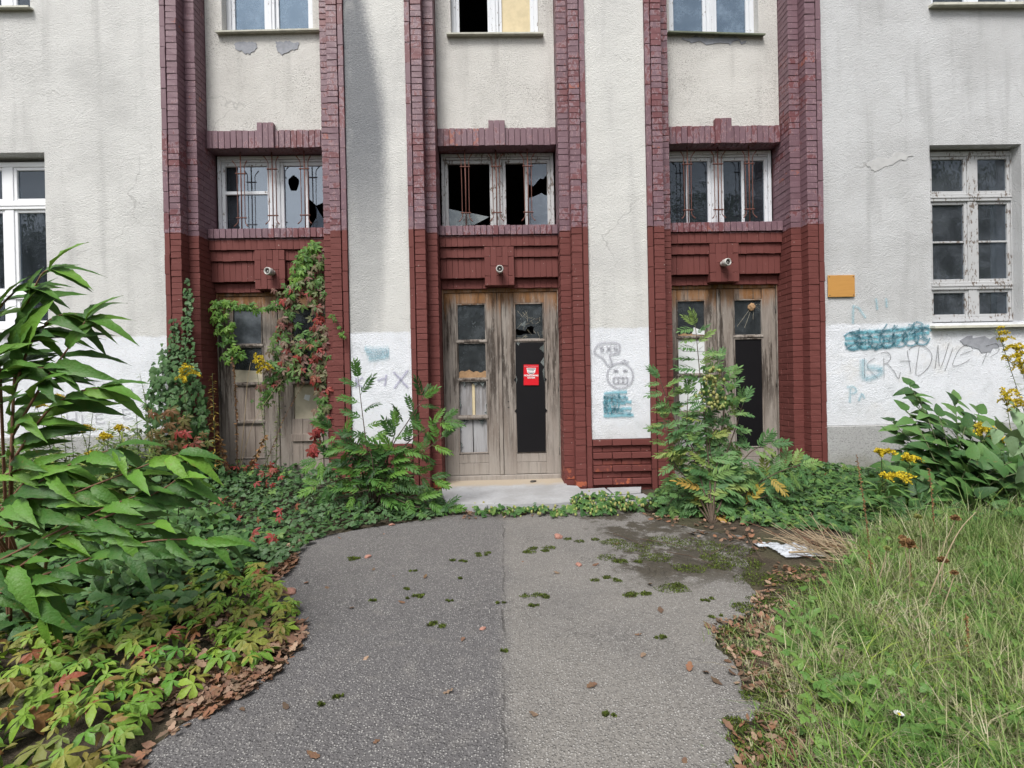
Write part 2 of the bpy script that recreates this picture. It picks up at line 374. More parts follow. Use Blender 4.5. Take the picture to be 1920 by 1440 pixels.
M['glass_edge'] = glass_mat('glass shard', tint=(0.5, 0.55, 0.55), ior=1.8, dust=0.5, dustcol=(0.36, 0.39, 0.38), rough=0.1)

def spray(name, col, soft=0.5, cover=0.8):
    m = Mat(name); p = m.pos(); uv = m.n("UVMap").outputs[0]; u = m.sep(uv)[0]
    edge = m.math('SUBTRACT', 1.0, m.math('ABSOLUTE', m.math('SUBTRACT', m.math('MULTIPLY', u, 2.0), 1.0)))
    a = m.step(m.math('ADD', edge, m.math('MULTIPLY', m.math('SUBTRACT', m.noise(p, 70, 3, 0.7), 0.5), 1.1)), 0.5 - soft * 0.5, 0.5 + soft * 0.6)
    a = m.math('MULTIPLY', a, cover)
    c = m.mix(m.noise(p, 20, 3), col, tuple(min(1, v * 1.6) for v in col))
    tr = m.n("BsdfTransparent")
    return m.done(m.mixsh(a, tr.outputs[0], m.bsdf(c, 0.8, None, 0.2)))
M['spray_teal'] = spray('teal spray paint', (0.06, 0.19, 0.24), 0.9, 0.75)
M['spray_teal_fill'] = spray('thin teal spray', (0.10, 0.31, 0.37), 0.9, 0.8)
M['spray_teal_block'] = spray('teal roller paint', (0.17, 0.36, 0.42), 0.8, 0.8)
M['spray_pale'] = spray('pale blue spray', (0.25, 0.42, 0.48), 0.9, 0.45)
M['spray_grey'] = spray('grey spray paint', (0.28, 0.28, 0.31), 1.0, 0.6)
M['spray_violet'] = spray('violet spray paint', (0.27, 0.26, 0.36), 0.9, 0.6)
M['marker'] = spray('black marker', (0.07, 0.07, 0.075), 0.8, 0.62)
M['marker_grey'] = spray('grey marker', (0.33, 0.33, 0.36), 0.6, 0.7)
# ------------------------------------------------------------------ the ground
def tri_sheet(name, pts, z, mat, res=None, hfun=None, **k):
    """filled outline (world x, y), optionally gridded so that hfun can lift it"""
    bm = bmesh.new()
    vs = [bm.verts.new((p[0], p[1], z)) for p in pts]
    bm.faces.new(vs); bmesh.ops.triangulate(bm, faces=bm.faces)
    bmesh.ops.recalc_face_normals(bm, faces=bm.faces)
    me = bpy.data.meshes.new(name); bm.to_mesh(me); bm.free()
    if me.polygons and me.polygons[0].normal.z < 0: me.flip_normals()
    me.materials.append(mat); return obj(name, me, None, **k)

m = Mat('soil'); p = m.pos()
c = m.mix(m.step(m.noise(p, 6, 5, 0.7), 0.35, 0.7), (0.045, 0.036, 0.026), (0.085, 0.066, 0.046))
c = m.mix(m.math('MULTIPLY', m.step(m.noise(p, 1.5, 4), 0.45, 0.65), 0.6), c, (0.045, 0.055, 0.024))
M['soil'] = m.done(m.bsdf(c, 0.95, m.bump(m.noise(p, 35, 4), 0.9, 0.03), 0.2))

def ground_h(x, y):
    """gentle rise of the soil beside the path and towards the wall"""
    h = 0.0
    if x > 1.2:
        h += 0.10 * min(1, max(0, (x - 1.6) / 2.2)) * min(1, max(0, (y + 3.2) / 2.4))
    if x < -1.0:
        h += 0.10 * min(1, max(0, (-x - 1.6) / 2.0)) * min(1, max(0, (y + 2.6) / 2.2))
    return h
nx, ny = 90, 90
xs = np.concatenate([np.linspace(-60, -9, 12)[:-1], np.linspace(-9, 9, 60), np.linspace(9, 60, 12)[1:]])
ys = np.concatenate([np.linspace(-60, -8, 12)[:-1], np.linspace(-8, 0.6, 44), np.linspace(0.6, 40, 8)[1:]])
V = [(x, y, ground_h(x, y) if -8 < y < 1 and abs(x) < 9 else (0.1 if y > 0.6 and abs(x) < 9 else (ground_h(max(-9, min(9, x)), max(-8, min(0.6, y)))))) for y in ys for x in xs]
nX = len(xs)
Fc = [(j * nX + i, j * nX + i + 1, (j + 1) * nX + i + 1, (j + 1) * nX + i) for j in range(len(ys) - 1) for i in range(nX - 1)]
obj('ground', mesh_np('ground', V, Fc, M['soil'], True), kind='structure')

# asphalt path
m = Mat('worn asphalt'); p = m.pos(); x, y, z = m.sep(p)
ag = m.voro(p, 85, 'F1', 'Distance'); agc = m.n("TexVoronoi", {'feature': 'F1'}, Vector=p, Scale=85).outputs['Color']
agr = m.sep(agc)[0]
big = m.noise(p, 1.3, 4, 0.6); mid = m.noise(p, 7, 4, 0.65)
seam = m.step(m.math('ADD', x, m.math('MULTIPLY', m.math('SUBTRACT', m.noise(p, 3, 5, 0.7), 0.5), 0.22)), -0.08, 0.05)
c = m.mix(seam, (0.100, 0.096, 0.097), (0.175, 0.165, 0.151))
c = m.mix(m.math('MULTIPLY', m.step(big, 0.4, 0.7), 0.4), c, (0.092, 0.088, 0.089))
c = m.mix(m.math('MULTIPLY', m.step(mid, 0.5, 0.75), 0.35), c, (0.20, 0.188, 0.172))
far = m.step(y, -3.4, -1.9)
c = m.mix(m.math('MULTIPLY', far, 0.35), c, (0.155, 0.145, 0.135))
peb = m.math('MULTIPLY', m.math('GREATER_THAN', agr, 0.55), m.step(ag, 0.40, 0.26))
c = m.mix(m.math('MULTIPLY', peb, m.math('ADD', 0.25, m.math('MULTIPLY', m.noise(p, 2.2, 2), 0.75))), c, (0.42, 0.41, 0.39))
c = m.mix(m.math('MULTIPLY', m.step(m.noise(p, 130, 2), 0.50, 0.64), 0.42), c, (0.055, 0.053, 0.054))
fg = m.n('TexVoronoi', {'feature': 'F1'}, Vector=p, Scale=150)
c = m.mix(m.math('MULTIPLY', m.math('MULTIPLY', m.math('GREATER_THAN', m.sep(fg.outputs['Color'])[1], 0.60), m.step(fg.outputs['Distance'], 0.42, 0.25)), 0.45), c, (0.42, 0.41, 0.39))
wp = m.n("VectorMath", {'operation': 'ADD'}); m.set(wp.inputs[0], p); nz = m.n("TexNoise", Vector=p, Scale=3.0, Detail=5.0)
wsc = m.n("VectorMath", {'operation': 'SCALE'}); m.set(wsc.inputs[0], nz.outputs['Color']); wsc.inputs['Scale'].default_value = 0.45; m.set(wp.inputs[1], wsc.outputs[0])
def crack(sc_, w, g):
    e = m.voro(wp.outputs[0], sc_, 'DISTANCE_TO_EDGE', 'Distance'); return m.math('MULTIPLY', m.step(e, w, w * 0.25), g)
cr = m.math('MAXIMUM', crack(0.9, 0.004, 0.12), m.math('MULTIPLY', crack(7.5, 0.030, 0.5), m.math('MULTIPLY', m.step(m.noise(p, 1.1, 3), 0.50, 0.66), m.step(y, -3.9, -2.8))))
sl = m.math('ABSOLUTE', m.math('ADD', m.math('ADD', x, 0.02), m.math('MULTIPLY', m.math('SUBTRACT', m.noise(p, 5, 4), 0.5), 0.085)))
cr = m.math('MAXIMUM', cr, m.math('MULTIPLY', m.math('MULTIPLY', m.step(sl, 0.010, 0.002), m.step(m.noise(p, 2.1, 4), 0.40, 0.6)), 0.5))
c = m.mix(cr, c, (0.022, 0.020, 0.018))
# damp mossy dirt along the right-hand side and the top edge
dx = m.math('ADD', x, m.math('MULTIPLY', m.math('SUBTRACT', m.noise(p, 2.4, 5, 0.7), 0.5), 1.7))
dirt = m.math('MULTIPLY', m.step(dx, 0.72, 1.05), m.step(y, -3.0, -2.5))
dirt = m.math('MULTIPLY', dirt, m.math('ADD', 0.25, m.math('MULTIPLY', m.step(m.noise(p, 2.6, 5, 0.75), 0.38, 0.48), 0.75)))
dirt = m.math('MAXIMUM', dirt, m.math('MULTIPLY', m.step(m.math('ADD', y, m.math('MULTIPLY', m.noise(p, 3, 4), 0.5)), -0.95, -0.65), 0.7))
dirt = m.math('MULTIPLY', dirt, m.step(m.noise(p, 3.4, 6, 0.72), 0.42, 0.49))
c = m.mix(m.math('MULTIPLY', dirt, 0.88), c, m.mix(m.noise(p, 14, 4), (0.022, 0.018, 0.014), (0.060, 0.050, 0.030)))
h = m.math('ADD', m.math('MULTIPLY', m.step(ag, 0.6, 0.1), 0.6), m.math('MULTIPLY', mid, 0.8))
h = m.math('SUBTRACT', h, m.math('MULTIPLY', cr, 1.6))
M['asphalt'] = m.done(m.bsdf(c, 0.88, m.bump(h, 0.7, 0.012), 0.3))
left = [(215, 1470), (262, 1425), (340, 1365), (430, 1315), (505, 1265), (548, 1225), (560, 1180), (520, 1138), (500, 1100), (540, 1055), (560, 1030), (600, 1008), (690, 992), (760, 982), (850, 966)]
right = [(1190, 958), (1260, 985), (1340, 1000), (1420, 1010), (1400, 1055), (1395, 1090), (1425, 1120), (1410, 1150), (1345, 1180), (1340, 1215), (1375, 1245), (1390, 1290), (1425, 1325), (1418, 1350), (1368, 1378), (1385, 1425), (1400, 1475)]
pp = [gr(a, b)[:2] for a, b in left + right]
pp = [(-1.55, -7.5)] + [tuple(q) for q in pp] + [(0.95, -7.5)]
def jag(pts, n=5, amp=0.03, seed=3):
    r = random.Random(seed); out = []
    for i in range(len(pts)):
        a, b = pts[i], pts[(i + 1) % len(pts)]
        L = math.dist(a, b)
        for k in range(n):
            t = k / n; j = amp * min(1, L) if k else 0
            out.append((a[0] + (b[0] - a[0]) * t + r.uniform(-j, j), a[1] + (b[1] - a[1]) * t + r.uniform(-j, j)))
    return out
pj = jag(pp, 6, 0.045)
mb = MB(); n = len(pj)
bm = bmesh.new(); vs = [bm.verts.new((q[0], q[1], 0.012)) for q in pj]; lo = [bm.verts.new((q[0], q[1], -0.05)) for q in pj]
f0 = bm.faces.new(vs)
for i in range(n): bm.faces.new((vs[i], vs[(i + 1) % n], lo[(i + 1) % n], lo[i]))
bmesh.ops.triangulate(bm, faces=[f0]); bmesh.ops.recalc_face_normals(bm, faces=bm.faces)
me = bpy.data.meshes.new('asphalt_path'); bm.to_mesh(me); bm.free(); me.materials.append(M['asphalt'])
obj('asphalt_path', me, kind='structure')

# doorstep: cast slab with a broken paving apron beside it
m = Mat('cast concrete'); p = m.pos()
c = m.mix(m.step(m.noise(p, 3, 5, 0.65), 0.3, 0.7), (0.36, 0.365, 0.375), (0.27, 0.27, 0.27))
c = m.mix(m.math('MULTIPLY', m.step(m.noise(p, 40, 3), 0.5, 0.7), 0.3), c, (0.24, 0.235, 0.225))
sy = m.sep(p)[1]
c = m.mix(m.math('MULTIPLY', m.step(m.math('ADD', sy, m.math('MULTIPLY', m.noise(p, 6, 4), 0.25)), 0.16, 0.36), 0.9), c, (0.36, 0.30, 0.225))
M['concrete'] = m.done(m.bsdf(c, 0.9, m.bump(m.noise(p, 45, 4), 0.35, 0.006), 0.25))
step = empty('doorstep', (0, 0, 0), kind='structure')
mb = MB()
arc = [(-0.74, -0.25), (-0.66, -0.60), (-0.52, -0.72), (-0.2, -0.80), (0.2, -0.83), (0.5, -0.84), (0.72, -0.78), (0.86, -0.60), (0.92, -0.30), (0.90, 0.0), (0.78, 0.05), (0.78, 0.56), (-0.78, 0.56), (-0.78, 0.0)]
V = [(a, b, 0.085) for a, b in arc] + [(a * 1.01, b - 0.012, -0.02) for a, b in arc]
n = len(arc)
mb.add(V, [tuple(range(n))[::-1] if False else tuple(range(n))] + [(i, i + n, (i + 1) % n + n, (i + 1) % n) for i in range(n)])
mb.build('slab', M['concrete'], step, fix=True)
for q in ([(0.95, -0.34), (1.28, -0.42), (1.32, -0.72), (0.80, -0.80)], [(1.30, -0.42), (1.62, -0.36), (1.66, -0.62), (1.34, -0.72)], [(0.94, -0.30), (1.26, -0.38), (1.24, 0.0), (0.94, -0.02)], [(1.28, -0.38), (1.6, -0.32), (1.7, 0.0), (1.27, 0.0)]):
    mb = MB(); t = 0.055 + rng.uniform(-.006, .012)
    V = [(a, b, t + rng.uniform(-.004, .004)) for a, b in q] + [(a, b, -0.03) for a, b in q]
    mb.add(V, [(0, 1, 2, 3), (0, 4, 5, 1), (1, 5, 6, 2), (2, 6, 7, 3), (3, 7, 4, 0)]); mb.build('paving_slab', M['concrete'], step, fix=True)

# ------------------------------------------------------------------ the building
B = empty('school_building', (0, 0, 0), label='abandoned pale roughcast building with three doorways framed in peeling maroon brick', cat='building')
BAYS = (-2.99, -0.015, 2.955)

def wall(name, x0, x1, z0, z1, yf, th, holes, mat, depth=0.17, label=None):
    """one wall sheet with real openings: front, back, reveals"""
    X = sorted({x0, x1, *[h[0] for h in holes], *[h[1] for h in holes]}); Z = sorted({z0, z1, *[h[2] for h in holes], *[h[3] for h in holes]})
    X = [a for a in X if x0 <= a <= x1]; Z = [a for a in Z if z0 <= a <= z1]
    def split(A, s):
        out = []
        for a, b in zip(A, A[1:]):
            k = max(1, int((b - a) / s)); out += [a + (b - a) * i / k for i in range(k)]
        return out + [A[-1]]
    X, Z = split(X, 0.35), split(Z, 0.35)
    solid = lambda i, j: 0 <= i < len(X) - 1 and 0 <= j < len(Z) - 1 and not any(h[0] - 1e-6 <= X[i] and X[i + 1] <= h[1] + 1e-6 and h[2] - 1e-6 <= Z[j] and Z[j + 1] <= h[3] + 1e-6 for h in holes)
    bm = bmesh.new(); vid = {}
    def v(i, j, b):
        if (i, j, b) not in vid:
            w = 0.0
            if not b: w = 0.006 * mnoise.noise((X[i] * 1.3, Z[j] * 1.3, yf))
            vid[(i, j, b)] = bm.verts.new((X[i], yf + (th if b else w), Z[j]))
        return vid[(i, j, b)]
    for i in range(len(X) - 1):
        for j in range(len(Z) - 1):
            if not solid(i, j): continue
            bm.faces.new((v(i, j, 0), v(i + 1, j, 0), v(i + 1, j + 1, 0), v(i, j + 1, 0)))
            bm.faces.new((v(i, j, 1), v(i, j + 1, 1), v(i + 1, j + 1, 1), v(i + 1, j, 1)))
            if not solid(i - 1, j): bm.faces.new((v(i, j, 0), v(i, j + 1, 0), v(i, j + 1, 1), v(i, j, 1)))
            if not solid(i + 1, j): bm.faces.new((v(i + 1, j, 0), v(i + 1, j, 1), v(i + 1, j + 1, 1), v(i + 1, j + 1, 0)))
            if not solid(i, j - 1): bm.faces.new((v(i, j, 0), v(i, j, 1), v(i + 1, j, 1), v(i + 1, j, 0)))
            if not solid(i, j + 1): bm.faces.new((v(i, j + 1, 0), v(i + 1, j + 1, 0), v(i + 1, j + 1, 1), v(i, j + 1, 1)))
    me = bpy.data.meshes.new(name); bm.to_mesh(me); bm.free(); me.materials.append(mat)
    o = obj(name, me, B); prop(o, label); return o
TOP = 9.0
LW = (-6.62, -5.54, 2.17, 4.31); LW2 = (-6.62, -5.66, 6.07, 8.2)
RW = (5.45, 6.63, 2.03, 4.28); RW2 = (5.50, 6.75, 6.05, 8.2)
wall('wall', -12, -4.105, 0.84, TOP, 0.03, 0.4, [LW, LW2], M['plaster_wing'])
wall('wall', -1.875, -1.13, 0.655, TOP, 0.03, 0.5, [], M['plaster_pier'], label='roughcast pier with a broad grey damp stain')
wall('wall', 1.10, 1.84, 0.655, TOP, 0.03, 0.5, [], M['plaster_pier'], label='clean roughcast pier with a sprayed face and a teal block')
wall('wall', 4.07, 12, 0.76, TOP, 0.03, 0.4, [RW, RW2], M['plaster_wing_r'])
m = Mat('mossy plinth'); p = m.pos(); z = m.sep(p)[2]
c = m.mix(m.noise(p, 4, 5, 0.65), (0.30, 0.30, 0.30), (0.44, 0.44, 0.43)); c = m.mix(m.math('MULTIPLY', m.step(m.noise(p, 50, 3), 0.5, 0.7), 0.6), c, (0.16, 0.16, 0.155))
c = m.mix(m.math('MULTIPLY', m.step(m.math('ADD', z, m.math('MULTIPLY', m.noise(p, 5, 4), 0.4)), 0.70, 0.25), 0.75), c, (0.17, 0.165, 0.095))
M['plinth'] = m.done(m.bsdf(c, 0.95, m.bump(m.noise(p, 60, 3), 0.6, 0.012), 0.2))
for (x0, x1, z1) in ((-12, -8, .84), (-8, -4.105, .84), (4.07, 4.98, .757), (4.987, 6.2, .757), (6.207, 12, .757)):
    MB().box(x0, x1, -0.005, 0.4, -0.1, z1 - 0.002, 0.008).build('plinth_block', M['plinth'], B)

# bricks: one chamfered mesh per size and variant, shared by all alike bricks
BR = {}
def brick(par, x, y, z, w, d, h, mat='brick', name='brick', rx=0.0, c=0.0028):
    key = (round(w, 3), round(d, 3), round(h, 3), rng.randrange(4), c)
    if key not in BR:
        V, Fc = chamfer(w, d, h, c, lambda: rng.uniform(-.0022, .0022))
        BR[key] = mesh_np('brick', V, Fc, M[mat])
    o = bpy.data.objects.new(name, BR[key]); o.location = (x, y, z)
    o.rotation_euler = (rx + rng.uniform(-.004, .004), rng.uniform(-.006, .006), rng.uniform(-.008, .008))
    COL.objects.link(o); o.parent = par; return o
C0 = 0.075; ZB, ZT = 0.062, 6.66
def pilaster(xc, s):
    X = lambda a, b: (min(xc + s * a, xc + s * b), max(xc + s * a, xc + s * b))
    core = MB(); e = 0.0045
    for (a, b, f, bk) in ((1.106, 1.049, e, 0.5), (1.050, 1.033, 0.035, 0.5), (1.030, 0.910, e, 0.5), (0.9095, 0.782, 0.14 + e, 0.56)):
        x0, x1 = X(a, b); core.box(x0, x1, f, bk, -0.05, TOP)
    P_ = core.build('brick_pilaster', M['mortar'], B)
    nC = int((ZT - ZB) / C0)
    for k in range(nC):
        z = ZB + C0 * (k + .5); h = 0.0675
        j = lambda: rng.uniform(-.0035, .0035)
        brick(P_, xc + s * 0.97, 0.078 + j(), z, 0.128, 0.156, h)
        if k % 2: brick(P_, xc + s * 0.84, 0.14 + 0.058 + j(), z, 0.128, 0.116, h); brick(P_, xc + s * (0.84 + j() * .6), 0.14 + 0.254, z, 0.126, 0.256, h)
        else: brick(P_, xc + s * 0.84, 0.14 + 0.125 + j(), z, 0.128, 0.250, h); brick(P_, xc + s * (0.84 + j() * .6), 0.14 + 0.325, z, 0.126, 0.125, h)
    z = ZB + rng.uniform(-.05, 0)
    while z < ZT:
        brick(P_, xc + s * 1.078, 0.06 + rng.uniform(-.002, .003), z + .125, 0.063, 0.12, 0.243); z += 0.252
    return P_
for i, xc in enumerate(BAYS):
    for s in (-1, 1): pilaster(xc, s)

# pier foot panels of banded brick
for (x0, x1) in ((-1.875, -1.13), (1.10, 1.84)):
    P_ = MB().box(x0, x1, 0.045, 0.5, -0.05, 0.65).build('brick_panel', M['mortar'], B)
    n = 3; w = (x1 - x0 - 0.012) / n
    for k in range(7):
        z = 0.612 - k * 0.0815; pr = 0.0 if k % 2 == 0 else 0.030
        cuts = [x0 + .004] + [x0 + .004 + w * (q + (0.5 if k % 2 else 0)) for q in range(0 if k % 2 else 1, n)] + [x1 - .004]
        for a, b in zip(cuts, cuts[1:]):
            brick(P_, (a + b) / 2, pr + 0.05 + rng.uniform(-.003, .004), z, b - a - .007, 0.10, 0.073)

# interior: dark hall behind the broken panes
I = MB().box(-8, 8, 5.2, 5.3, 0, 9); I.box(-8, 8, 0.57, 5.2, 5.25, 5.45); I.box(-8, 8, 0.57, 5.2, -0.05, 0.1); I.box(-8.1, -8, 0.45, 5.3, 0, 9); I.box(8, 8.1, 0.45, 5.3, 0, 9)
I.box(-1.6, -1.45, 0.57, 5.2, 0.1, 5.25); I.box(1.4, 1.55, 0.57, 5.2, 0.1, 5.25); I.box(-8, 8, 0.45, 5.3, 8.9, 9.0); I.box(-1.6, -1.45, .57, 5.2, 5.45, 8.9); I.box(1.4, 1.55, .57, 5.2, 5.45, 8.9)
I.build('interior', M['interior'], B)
MB().box(-12.3, 12.3, -0.35, 7.5, 9.002, 9.25).box(-12, 12, 7.0, 7.3, 0, 9).build('roof', M['dark_metal'], B)

def frame_box(mb, x0, x1, z0, z1, t, y0, y1, c=0.004, tb=None):
    tb = t if tb is None else tb
    mb.box(x0, x0 + t, y0, y1, z0, z1, c); mb.box(x1 - t, x1, y0, y1, z0, z1, c)
    mb.box(x0 + t, x1 - t, y0 + .002, y1, z1 - t, z1, c); mb.box(x0 + t, x1 - t, y0 + .002, y1, z0, z0 + tb, c)
    return mb
def pane(par, pts, y, mat, name='pane', th=0.004, label=None):
    mb = MB().poly(pts, y, y + th); o = mb.build(name, mat, par, fix=True); prop(o, label); return o
def rect(x0, x1, z0, z1): return [(x0, z0), (x1, z0), (x1, z1), (x0, z1)]

# ------------------------------------------------------------------ bay fronts: roughcast field, upper window, lintel, transom window, sill, spandrel
UPW = ((-3.545, -2.375, 6.00), (-0.588, 0.566, 5.945), (2.285, 3.475, 5.93))
bay_words = ('left', 'middle', 'right')
for i, xc in enumerate(BAYS):
    u0, u1, uz = UPW[i]
    wall('wall', xc - .772, xc + .772, 4.70, TOP, 0.36, 0.25, [(u0, u1, uz, 8.2)], M['plaster_bay'])
    # upper window
    W = frame_box(MB(), u0, u1, uz, 8.2, 0.06, 0.47, 0.55).build('window', M['white_paint'], B)
    prop(W, ('upper window reflecting pale sky', 'upper window with one empty pane and one boarded with peeling cream plywood', 'upper window with a faint crossed reflection')[i])
    cx_ = (u0 + u1) / 2
    MB().box(cx_ - .05, cx_ + .05, 0.462, 0.54, uz + .05, 8.15, .004).box(cx_ - .012, cx_ + .012, 0.452, 0.465, uz + .05, 8.15, .003).build('mullion', M['white_paint'], W)
    for (a, b, q) in ((u0 + .06, cx_ - .05, 0), (cx_ + .05, u1 - .06, 1)):
        frame_box(MB(), a, b, uz + .05, 8.1, 0.045, 0.485, 0.53, .003, 0.03).build('sash', M['white_paint'], W)
        g = rect(a + .04, b - .04, uz + .08, 8.06)
        if i == 1 and q == 0: continue
        if i == 1:
            pane(W, [(a + .04, uz + .085), (a + .2, uz + .078), (b - .12, uz + .10), (b - .04, uz + .08), (b - .04, 8.06), (a + .04, 8.06)], 0.505, M['cream_board'], 'plywood_board', 0.012)
        else: pane(W, g, 0.505, M['glass_upper'])
    sb = MB(); sx0, sx1, tl = ((-3.60, -2.25, .012), (-0.64, 0.62, 0.0), (2.25, 3.53, -.022))[i]
    V = [(sx0, 0.29, uz - .02 - tl), (sx1, 0.29, uz - .02 + tl), (sx1, 0.47, uz + .012), (sx0, 0.47, uz + .012), (sx0, 0.292, uz - .038 - tl), (sx1, 0.292, uz - .038 + tl), (sx1, 0.47, uz - .008), (sx0, 0.47, uz - .008)]
    sb.add(V, [(0, 1, 2, 3), (4, 7, 6, 5), (0, 4, 5, 1), (1, 5, 6, 2), (3, 2, 6, 7), (0, 3, 7, 4)])
    sb.build('window_sill', M['sill_metal'] if i < 2 else M['sill_dark'], B, fix=True)
    # lintel of soldier bricks with a three-brick keystone
    Lp = MB().box(xc - .772, xc + .772, 0.345, 0.58, 4.486, 4.699).build('brick_lintel', M['mortar'], B)
    w = 1.546 / 20
    for k in range(20):
        cxk = xc - .773 + w * (k + .5)
        if abs(cxk - xc) < 0.11: continue
        brick(Lp, cxk, 0.39 + rng.uniform(-.003, .003), 4.595 + rng.uniform(-.004, .004), w - .007, 0.12, 0.228)
    for k in (-1, 0, 1):
        brick(Lp, xc + k * 0.0715, 0.355 + rng.uniform(-.003, .003), 4.63, 0.067, 0.12, 0.325)
    # sill of brick headers
    Sp = MB().box(xc - .772, xc + .772, 0.345, 0.62, 3.325, 3.435).build('brick_sill', M['mortar'], B)
    for k in range(20):
        brick(Sp, xc - .773 + w * (k + .5), 0.405 + rng.uniform(-.003, .003), 3.377 + rng.uniform(-.002, .002), w - .006, 0.19, 0.122)
    # corbelled spandrel
    Sd = MB().box(xc - .772, xc + .772, 0.48, 0.75, 2.66, 3.318).box(xc - .772, xc + .772, 0.42, 0.5, 2.772, 3.318).build('brick_spandrel', M['mortar'], B)
    for (z0, z1, yf) in ((3.172, 3.308, 0.335), (3.033, 3.163, 0.362), (2.772, 3.024, 0.388), (2.642, 2.762, 0.452)):
        for k in range(20):
            cxk = xc - .773 + w * (k + .5)
            if abs(cxk - xc) < 0.19 and z1 < 3.2: continue
            brick(Sd, cxk, yf + .06 + rng.uniform(-.0015, .0015), (z0 + z1) / 2 + rng.uniform(-.002, .002), w - .0025, 0.12, z1 - z0, c=0.0014)
    for k in range(5):
        zc_ = [2.66, 2.912, 3.166] if k % 2 else [2.66, 2.785, 3.037, 3.166]
        for a, b in zip(zc_, zc_[1:]):
            brick(Sd, xc + (k - 2) * 0.0772, 0.337 + .08 + rng.uniform(-.003, .003), (a + b) / 2, 0.0745, 0.16, b - a - .003, c=0.002)

    # transom window with two casements
    wm = (M['white_paint'], M['white_paint_old'], M['white_paint'])[i]
    x0, x1, z0, z1 = xc - .757, xc + .757, 3.452, 4.474
    W = MB(); frame_box(W, x0, x1, z0, z1, 0.042, 0.53, 0.62, .005, 0.03)
    W.box(x0 + .042, x1 - .042, 0.545, 0.62, z1 - .075, z1 - .046, .004)
    W = W.build('window', wm, B)
    prop(W, ('transom window with sky reflections and two broken panes', 'transom window with most of its glass smashed out', 'intact transom window reflecting dark trees')[i])
    MB().box(xc - .062, xc + .062, 0.545, 0.60, z0 + .03, z1 - .077, .004).box(xc - .016, xc + .016, 0.533, 0.55, z0 + .03, z1 - .077, .004).build('mullion', wm, W)
    cas = []
    for q, (a, b) in enumerate(((x0 + .044, xc - .064), (xc + .064, x1 - .044))):
        frame_box(MB(), a, b, z0 + .032, z1 - .08, 0.045, 0.552, 0.595, .004, .02).build('sash', wm, W)
        cas.append((a + .043, b - .043, z0 + .05, z1 - .124))
    yg = 0.575
    if i == 0:
        a, b, c_, d_ = cas[0]; zm = c_ + (d_ - c_) * 0.58
        MB().box(a - .003, b + .003, 0.556, 0.59, zm - .022, zm + .022, .004).build('glazing_bar', wm, W)
        pane(W, [(a + .17, c_), (b, c_), (b, zm - .022), (a + .17, zm - .022), (a + .175, (c_ + zm) / 2), (a + .165, c_ + .1)], yg, M['glass_sky'])
        pane(W, [(a + .165, zm + .022), (b, zm + .022), (b, d_), (a + .165, d_), (a + .172, zm + .15), (a + .16, zm + .1)], yg, M['glass_sky'])
        pane(W, rect(a, a + .16, c_, zm - .022), yg + .03, M['glass']); pane(W, rect(a, a + .158, zm + .022, d_), yg + .03, M['glass'])
        a, b, c_, d_ = cas[1]; xm = (a + b) / 2 + .02
        MB().box(xm - .018, xm + .018, 0.556, 0.59, c_ - .01, d_ + .01, .004).build('glazing_bar', wm, W)
        hx, hz = a + .125, d_ - .23; hole = [(hx + .072 * math.cos(t) * (1 + .10 * math.sin(3 * t)), hz + .105 * math.sin(t) * (1 + .08 * math.sin(5 * t))) for t in [2 * math.pi * k / 22 for k in range(22)]]
        # pane with a punched hole: two half outlines round it
        L_ = hole[5:17]; Rr = hole[16:] + hole[:6]
        pane(W, [(a, c_), (hx, c_)] + [hole[k] for k in range(16, 4, -1)] + [(hx, d_), (a, d_)], yg, M['glass_sky'], label='left half of the pane with a punched hole')
        pane(W, [(hx + .0005, d_)] + [hole[k % 22] for k in range(27, 15, -1)] + [(hx + .0005, c_), (xm - .018, c_), (xm - .018, d_)], yg, M['glass_sky'])
        e_ = b - xm - .018; f = xm + .018
        pane(W, [(f, d_), (f, d_ - .43), (f + .10, d_ - .53), (b, d_ - .47), (b, d_)], yg, M['glass_sky'])
        pane(W, [(f, c_ + .0), (f + .10, c_ + .16), (f + .115, c_ + .27), (f + .09, d_ - .535), (f + .19, d_ - .71), (b, d_ - .78), (b, c_)], yg, M['glass_sky'])
    if i == 1:
        a, b, c_, d_ = cas[0]
        pane(W, [(a, c_), (a + .18, c_ + .02), (a + .34, c_ + .03), (a + .50, c_ + .11), (b - .02, c_ + .135), (a + .30, c_ + .19), (a + .15, c_ + .215), (a, c_ + .25)], yg, M['glass_edge'], 'shard')
        pane(W, [(a + .28, c_), (b - .1, c_), (a + .38, c_ + .03)], yg + .01, M['glass_edge'], 'shard')
        a, b, c_, d_ = cas[1]; xm = a + .28
        MB().box(xm - .02, xm + .02, 0.556, 0.59, c_ - .01, d_ + .01, .004).build('glazing_bar', wm, W)
        f = xm + .02
        pane(W, [(f, d_), (f, d_ - .27), (f + .07, d_ - .31), (f + .17, d_ - .20), (f + .21, d_ - .21), (b, d_ - .15), (b, d_)], yg, M['glass_dirty'], 'pane')
        pane(W, [(f, c_), (b, c_), (b, c_ + .41), (b - .04, c_ + .42), (b - .075, c_ + .45), (f + .08, c_ + .40), (f, c_ + .38)], yg, M['glass_dirty'], 'pane')
    if i == 2:
        for q in (0, 1):
            a, b, c_, d_ = cas[q]; xm = a + .285 if q == 0 else a + .27
            MB().box(xm - .018, xm + .018, 0.556, 0.59, c_ - .01, d_ + .01, .004).build('glazing_bar', wm, W)
            pane(W, rect(a, xm - .018, c_, d_), yg, M['glass']); pane(W, rect(xm + .018, b, c_, d_), yg, M['glass'])
